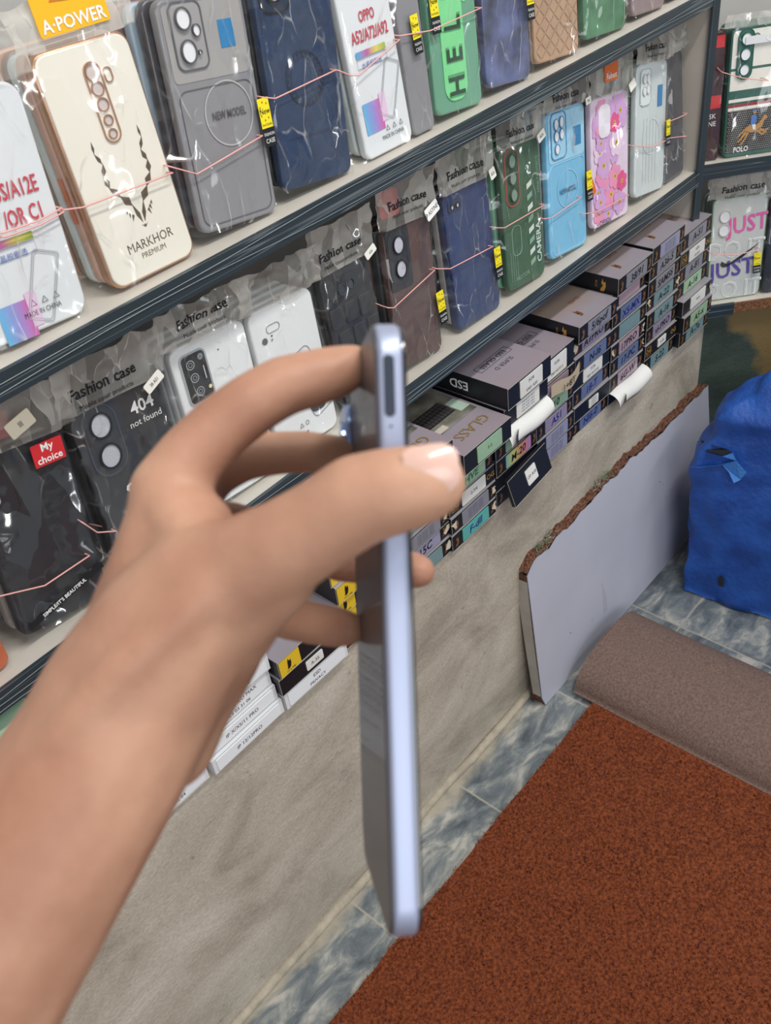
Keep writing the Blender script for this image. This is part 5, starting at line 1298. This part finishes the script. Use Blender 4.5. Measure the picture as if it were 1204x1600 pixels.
# ------------------------------------------------------------------ the phone held up
def phone():
    L, W, T_ = .163, .0755, .0079
    A = cp(598 + 5, 495, .2495); B = cp(632, 1472, .2455)            # ends of the near long edge
    up = (A - B).normalized()
    near = (A + B) / 2
    N_ = cp(623, 985, .2475)
    F = cp(577, 975, .3215)                                          # middle of the far long edge
    away = (F - N_); away = (away - up * away.dot(up)).normalized()
    side = away.cross(up).normalized()                               # towards the screen
    if side.dot(r_) < 0: side = -side
    M = Matrix((( side.x, away.x, up.x, N_.x), (side.y, away.y, up.y, N_.y), (side.z, away.z, up.z, N_.z), (0, 0, 0, 1)))
    root = empty('smartphone', label='slim lavender-blue smartphone held edge-on in the hand, screen facing right', cat='smartphone')
    root.matrix_world = M
    R_ = Matrix.Rotation(-pi / 2, 4, 'Z')     # slab's front (-Y) -> local -X
    def TT(x): return Matrix(((0, 1, 0, x), (1, 0, 0, W / 2), (0, 0, 1, 0), (0, 0, 0, 1)))
    frame = mat('lavender_frame', 'a1a8bf', .42, metal=.45)
    backm = mat('slate_back', '49464c', .42, metal=.2, coat=.15)
    glass = mat('screen_black', '0d0f16', .08, coat=1.0)
    b = MB(); b.slab(0, 0, W, L, .0105, -T_ / 2 + .0004, T_ / 2 - .0006, frame, .0015, 10, T=TT(0), ns=4); smooth_by_angle(b.build('frame', root))
    b = MB(); b.slab(0, 0, W - .0010, L - .0010, .0100, -T_ / 2 - .0003, -T_ / 2 + .001, backm, .0007, 10, T=TT(0), ns=3); smooth_by_angle(b.build('back_panel', root, label='slate grey back'))
    b = MB(); b.slab(0, 0, W - .0014, L - .0014, .0098, T_ / 2 - .0019, T_ / 2 + .0003, glass, .0006, 10, T=TT(0), ns=3); smooth_by_angle(b.build('screen', root, label='black screen glass'))
    # side button in its recess
    b = MB(); zb = (985 - 596) / 985 * L * .985
    b.slab(0, zb, .0029, .0163, .0014, -.00035, .0010, mat('button_dark', '2d3542', .3), .0003, 8, T=Matrix.Translation((-.0006, 0, 0)), ns=2); b.build('side_button', root, label='dark side button')
    b = MB(); b.disc(-.0005, zb - .0106, .00035, .00035, -.0003, ink, 10); b.build('microphone_hole', root)
    # camera island on the back
    b = MB(); b.slab(.0500, L / 2 - .038, .034, .052, .008, -T_ / 2 - .0022, -T_ / 2, mat('island_blue', '8fa2cc', .25, metal=.6), .0006, 8, T=TT(0)); isl = smooth_by_angle(b.build('camera_island', root))
    b = MB()
    for (yy, zz, rr_) in ((.042, L / 2 - .024, .0062), (.042, L / 2 - .044, .0062), (.058, L / 2 - .034, .004)):
        o = [(yy + rr_ * cos(k * pi / 12), zz + rr_ * sin(k * pi / 12)) for k in range(24)]
        bb = MB(); bb.slab(yy, zz, rr_ * 2, rr_ * 2, rr_, -T_ / 2 - .0038, -T_ / 2 - .002, mat('lens_rim', '8fa0c4', .15, metal=.9), .0004, 8, T=TT(0) @ Matrix.Translation((0, 0, 0)))
        bb.disc(yy, zz, rr_ * .7, rr_ * .7, -T_ / 2 - .0039, glass, T=TT(0)); bb.build('camera_lens', isl)
    return root
phone()

# ------------------------------------------------------------------ the hand holding it
def hand():
    S_ = []     # (point, radius)
    def chain(pts, n=10):
        """pts: (px, py, depth, radius in px at that depth)"""
        P = [(cp(x, y, d), r * d / FPX) for x, y, d, r in pts]
        for i in range(len(P) - 1):
            for k in range(n):
                t = k / n; S_.append((P[i][0].lerp(P[i + 1][0], t), P[i][1] * (1 - t) + P[i + 1][1] * t))
        S_.append(P[-1])
    # forearm and wrist: two parallel bones make it wider in depth than it looks
    for dd, rs, sh in ((0, 1.0, 0), (.018, .98, -4), (.034, .90, -8)):
        chain([(-470 + sh, 2280, .240 + dd, 215 * rs), (-190 + sh, 1760, .250 + dd, 185 * rs), (-30 + sh, 1480, .254 + dd, 170 * rs), (75 + sh, 1310, .257 + dd, 156 * rs), (160 + sh, 1175, .262 + dd, 144 * rs), (205 + sh, 1090, .264 + dd, 140 * rs)])
    chain([(70, 1190, .2450, 44), (195, 1045, .2445, 46), (285, 960, .2452, 44), (345, 910, .2455, 40)], 20)
    chain([(262, 1160, .276, 76), (285, 1095, .278, 80), (330, 1020, .282, 78)])
    # thumb side of the palm
    chain([(205, 1090, .264, 140), (262, 1000, .262, 128), (318, 925, .258, 106), (372, 895, .254, 88)])
    chain([(262, 1080, .268, 92), (320, 1010, .268, 88), (372, 940, .264, 84)])
    # thumb
    chain([(372, 895, .254, 88), (446, 855, .247, 78), (508, 816, .243, 73), (560, 781, .240, 74)])
    chain([(340, 965, .262, 84), (392, 920, .258, 80), (425, 890, .253, 76)])
    chain([(560, 781, .240, 73), (610, 768, .238, 71), (655, 758, .237, 64), (672, 755, .237, 58)])
    # back of the hand up to the first knuckle
    chain([(205, 1090, .270, 135), (228, 990, .272, 98), (245, 900, .274, 80), (262, 820, .276, 68), (268, 775, .277, 64)])
    chain([(290, 960, .270, 100), (300, 880, .270, 84), (300, 830, .272, 70)])
    for dd, r1 in ((.018, 66), (.036, 62), (.052, 56)):
        chain([(225, 1070, .272 + dd, 112), (255, 960, .276 + dd, 92), (275, 860, .279 + dd, r1 + 10), (285, 790 + dd * 400, .280 + dd, r1)])
    # palm fill
    chain([(330, 1000, .285, 84), (330, 930, .288, 74), (320, 860, .290, 66)])
    chain([(300, 1075, .290, 76), (340, 1010, .300, 74), (350, 940, .305, 66), (330, 870, .305, 60)])
    # web between thumb and first finger
    chain([(280, 812, .270, 58), (320, 862, .262, 56), (365, 890, .256, 60)])
    # index finger
    chain([(262, 770, .277, 62), (300, 714, .279, 55), (345, 668, .281, 52), (392, 632, .282, 50)])
    chain([(392, 632, .282, 50), (440, 604, .284, 48), (500, 588, .286, 45)])
    chain([(500, 588, .286, 45), (530, 580, .288, 41), (550, 572, .289, 35)])
    # middle finger
    chain([(290, 775, .300, 50), (335, 735, .306, 42), (380, 713, .311, 39)])
    chain([(380, 713, .311, 39), (430, 708, .315, 35), (480, 706, .318, 34)])
    chain([(480, 706, .318, 34), (530, 712, .322, 32), (556, 718, .324, 26)])
    # ring finger, wrapping round the far edge so that its tip shows right of the phone
    chain([(300, 830, .318, 46), (360, 820, .326, 38), (420, 835, .332, 34)])
    chain([(420, 835, .332, 34), (480, 862, .337, 31), (530, 880, .340, 30)])
    chain([(530, 880, .340, 30), (590, 886, .342, 30), (640, 890, .339, 31), (655, 893, .335, 27)])
    # little finger
    chain([(305, 900, .330, 44), (360, 930, .330, 38), (410, 950, .328, 36)])
    chain([(410, 950, .328, 36), (450, 966, .325, 35), (490, 974, .320, 34)])
    chain([(490, 974, .320, 34), (525, 980, .316, 33), (548, 982, .312, 27)])
    # unit ball
    bm_v = []; bm_f = []
    ns, nr = 14, 9
    unit = [(0, 0, 1)] + [(sin(pi * j / nr) * cos(2 * pi * i / ns), sin(pi * j / nr) * sin(2 * pi * i / ns), cos(pi * j / nr)) for j in range(1, nr) for i in range(ns)] + [(0, 0, -1)]
    uf = [(0, 1 + i, 1 + (i + 1) % ns) for i in range(ns)]
    for j in range(nr - 2):
        for i in range(ns):
            a = 1 + j * ns + i; c = 1 + j * ns + (i + 1) % ns; uf.append((a, a + ns, c + ns, c))
    last = len(unit) - 1
    uf += [(last, 1 + (nr - 2) * ns + (i + 1) % ns, 1 + (nr - 2) * ns + i) for i in range(ns)]
    for p, r in S_:
        k = len(bm_v); bm_v += [(p.x + r * u[0], p.y + r * u[1], p.z + r * u[2]) for u in unit]; bm_f += [tuple(k + q for q in f) for f in uf]
    me = bpy.data.meshes.new('hand_skin'); me.from_pydata(bm_v, [], bm_f)
    skin = skin_mat(); me.materials.append(skin)
    o = bpy.data.objects.new('person', me); COL.objects.link(o)
    rm = o.modifiers.new('remesh', 'REMESH'); rm.mode = 'VOXEL'; rm.voxel_size = .0016; rm.use_smooth_shade = True
    sm = o.modifiers.new('smooth', 'SMOOTH'); sm.iterations = 9; sm.factor = .6
    tag(o, 'bare left forearm and hand of a person gripping the phone by its edges', 'person')
    # nails
    nm = mat('nail', 'd9b0a0', .28, coat=.4, sss=.1)
    def nail(px, py, d, rpx, ang, wpx, lpx, lift, name='thumb_nail', facing=None):
        c = cp(px, py, d); ca, sa = cos(ang), sin(ang)
        ax = (r_ * ca + d_ * sa); tr = (r_ * -sa + d_ * ca); r = rpx * d / FPX
        ww = wpx * d / FPX; ll = lpx * d / FPX
        n0 = facing.normalized() if facing else -f_
        b = MB()
        def fn(u, v):
            s = (u - .5) * ww; l = (v - .5) * ll
            taper = 1 - .55 * max(0, (v - .72) / .28) ** 2 - .25 * max(0, (.25 - v) / .25) ** 2
            s *= taper
            a = s / r
            P = c + ax * l + tr * (sin(a) * r) + n0 * (cos(a) * r + lift - abs(v - .45) ** 2 * .0042)
            return tuple(P)
        b.sheet(14, 14, fn, nm)
        q = b.build(name, smooth=True); q.parent = o
        return q
    nm_dir = (-f_ * .80 - d_ * .55)
    nail(672, 752, .2370, 60, radians(-8), 84, 84, .0004, 'thumb_nail', facing=(-f_ * .93 - d_ * .34))
    return o
def skin_mat():
    m = bpy.data.materials.new('skin'); m.use_nodes = True
    N = m.node_tree.nodes; L = m.node_tree.links; b = N['Principled BSDF']
    b.inputs['Roughness'].default_value = .52; b.inputs['Specular IOR Level'].default_value = .35
    b.inputs['Subsurface Weight'].default_value = .25; b.inputs['Subsurface Radius'].default_value = (.008, .003, .0015); b.inputs['Subsurface Scale'].default_value = .6
    tc = N.new('ShaderNodeTexCoord')
    n = N.new('ShaderNodeTexNoise'); n.inputs['Scale'].default_value = 26; n.inputs['Detail'].default_value = 4; L.new(tc.outputs['Object'], n.inputs['Vector'])
    rp = N.new('ShaderNodeValToRGB'); rp.color_ramp.elements[0].position = .32; rp.color_ramp.elements[1].position = .7
    rp.color_ramp.elements[0].color = lin('a0725c'); rp.color_ramp.elements[1].color = lin('c0947a'); L.new(n.outputs['Fac'], rp.inputs['Fac']); L.new(rp.outputs[0], b.inputs['Base Color'])
    n2 = N.new('ShaderNodeTexNoise'); n2.inputs['Scale'].default_value = 420; n2.inputs['Detail'].default_value = 3; L.new(tc.outputs['Object'], n2.inputs['Vector'])
    bp = N.new('ShaderNodeBump'); bp.inputs['Strength'].default_value = .25; bp.inputs['Distance'].default_value = .0006; L.new(n2.outputs['Fac'], bp.inputs['Height']); L.new(bp.outputs[0], b.inputs['Normal'])
    return m
hand()
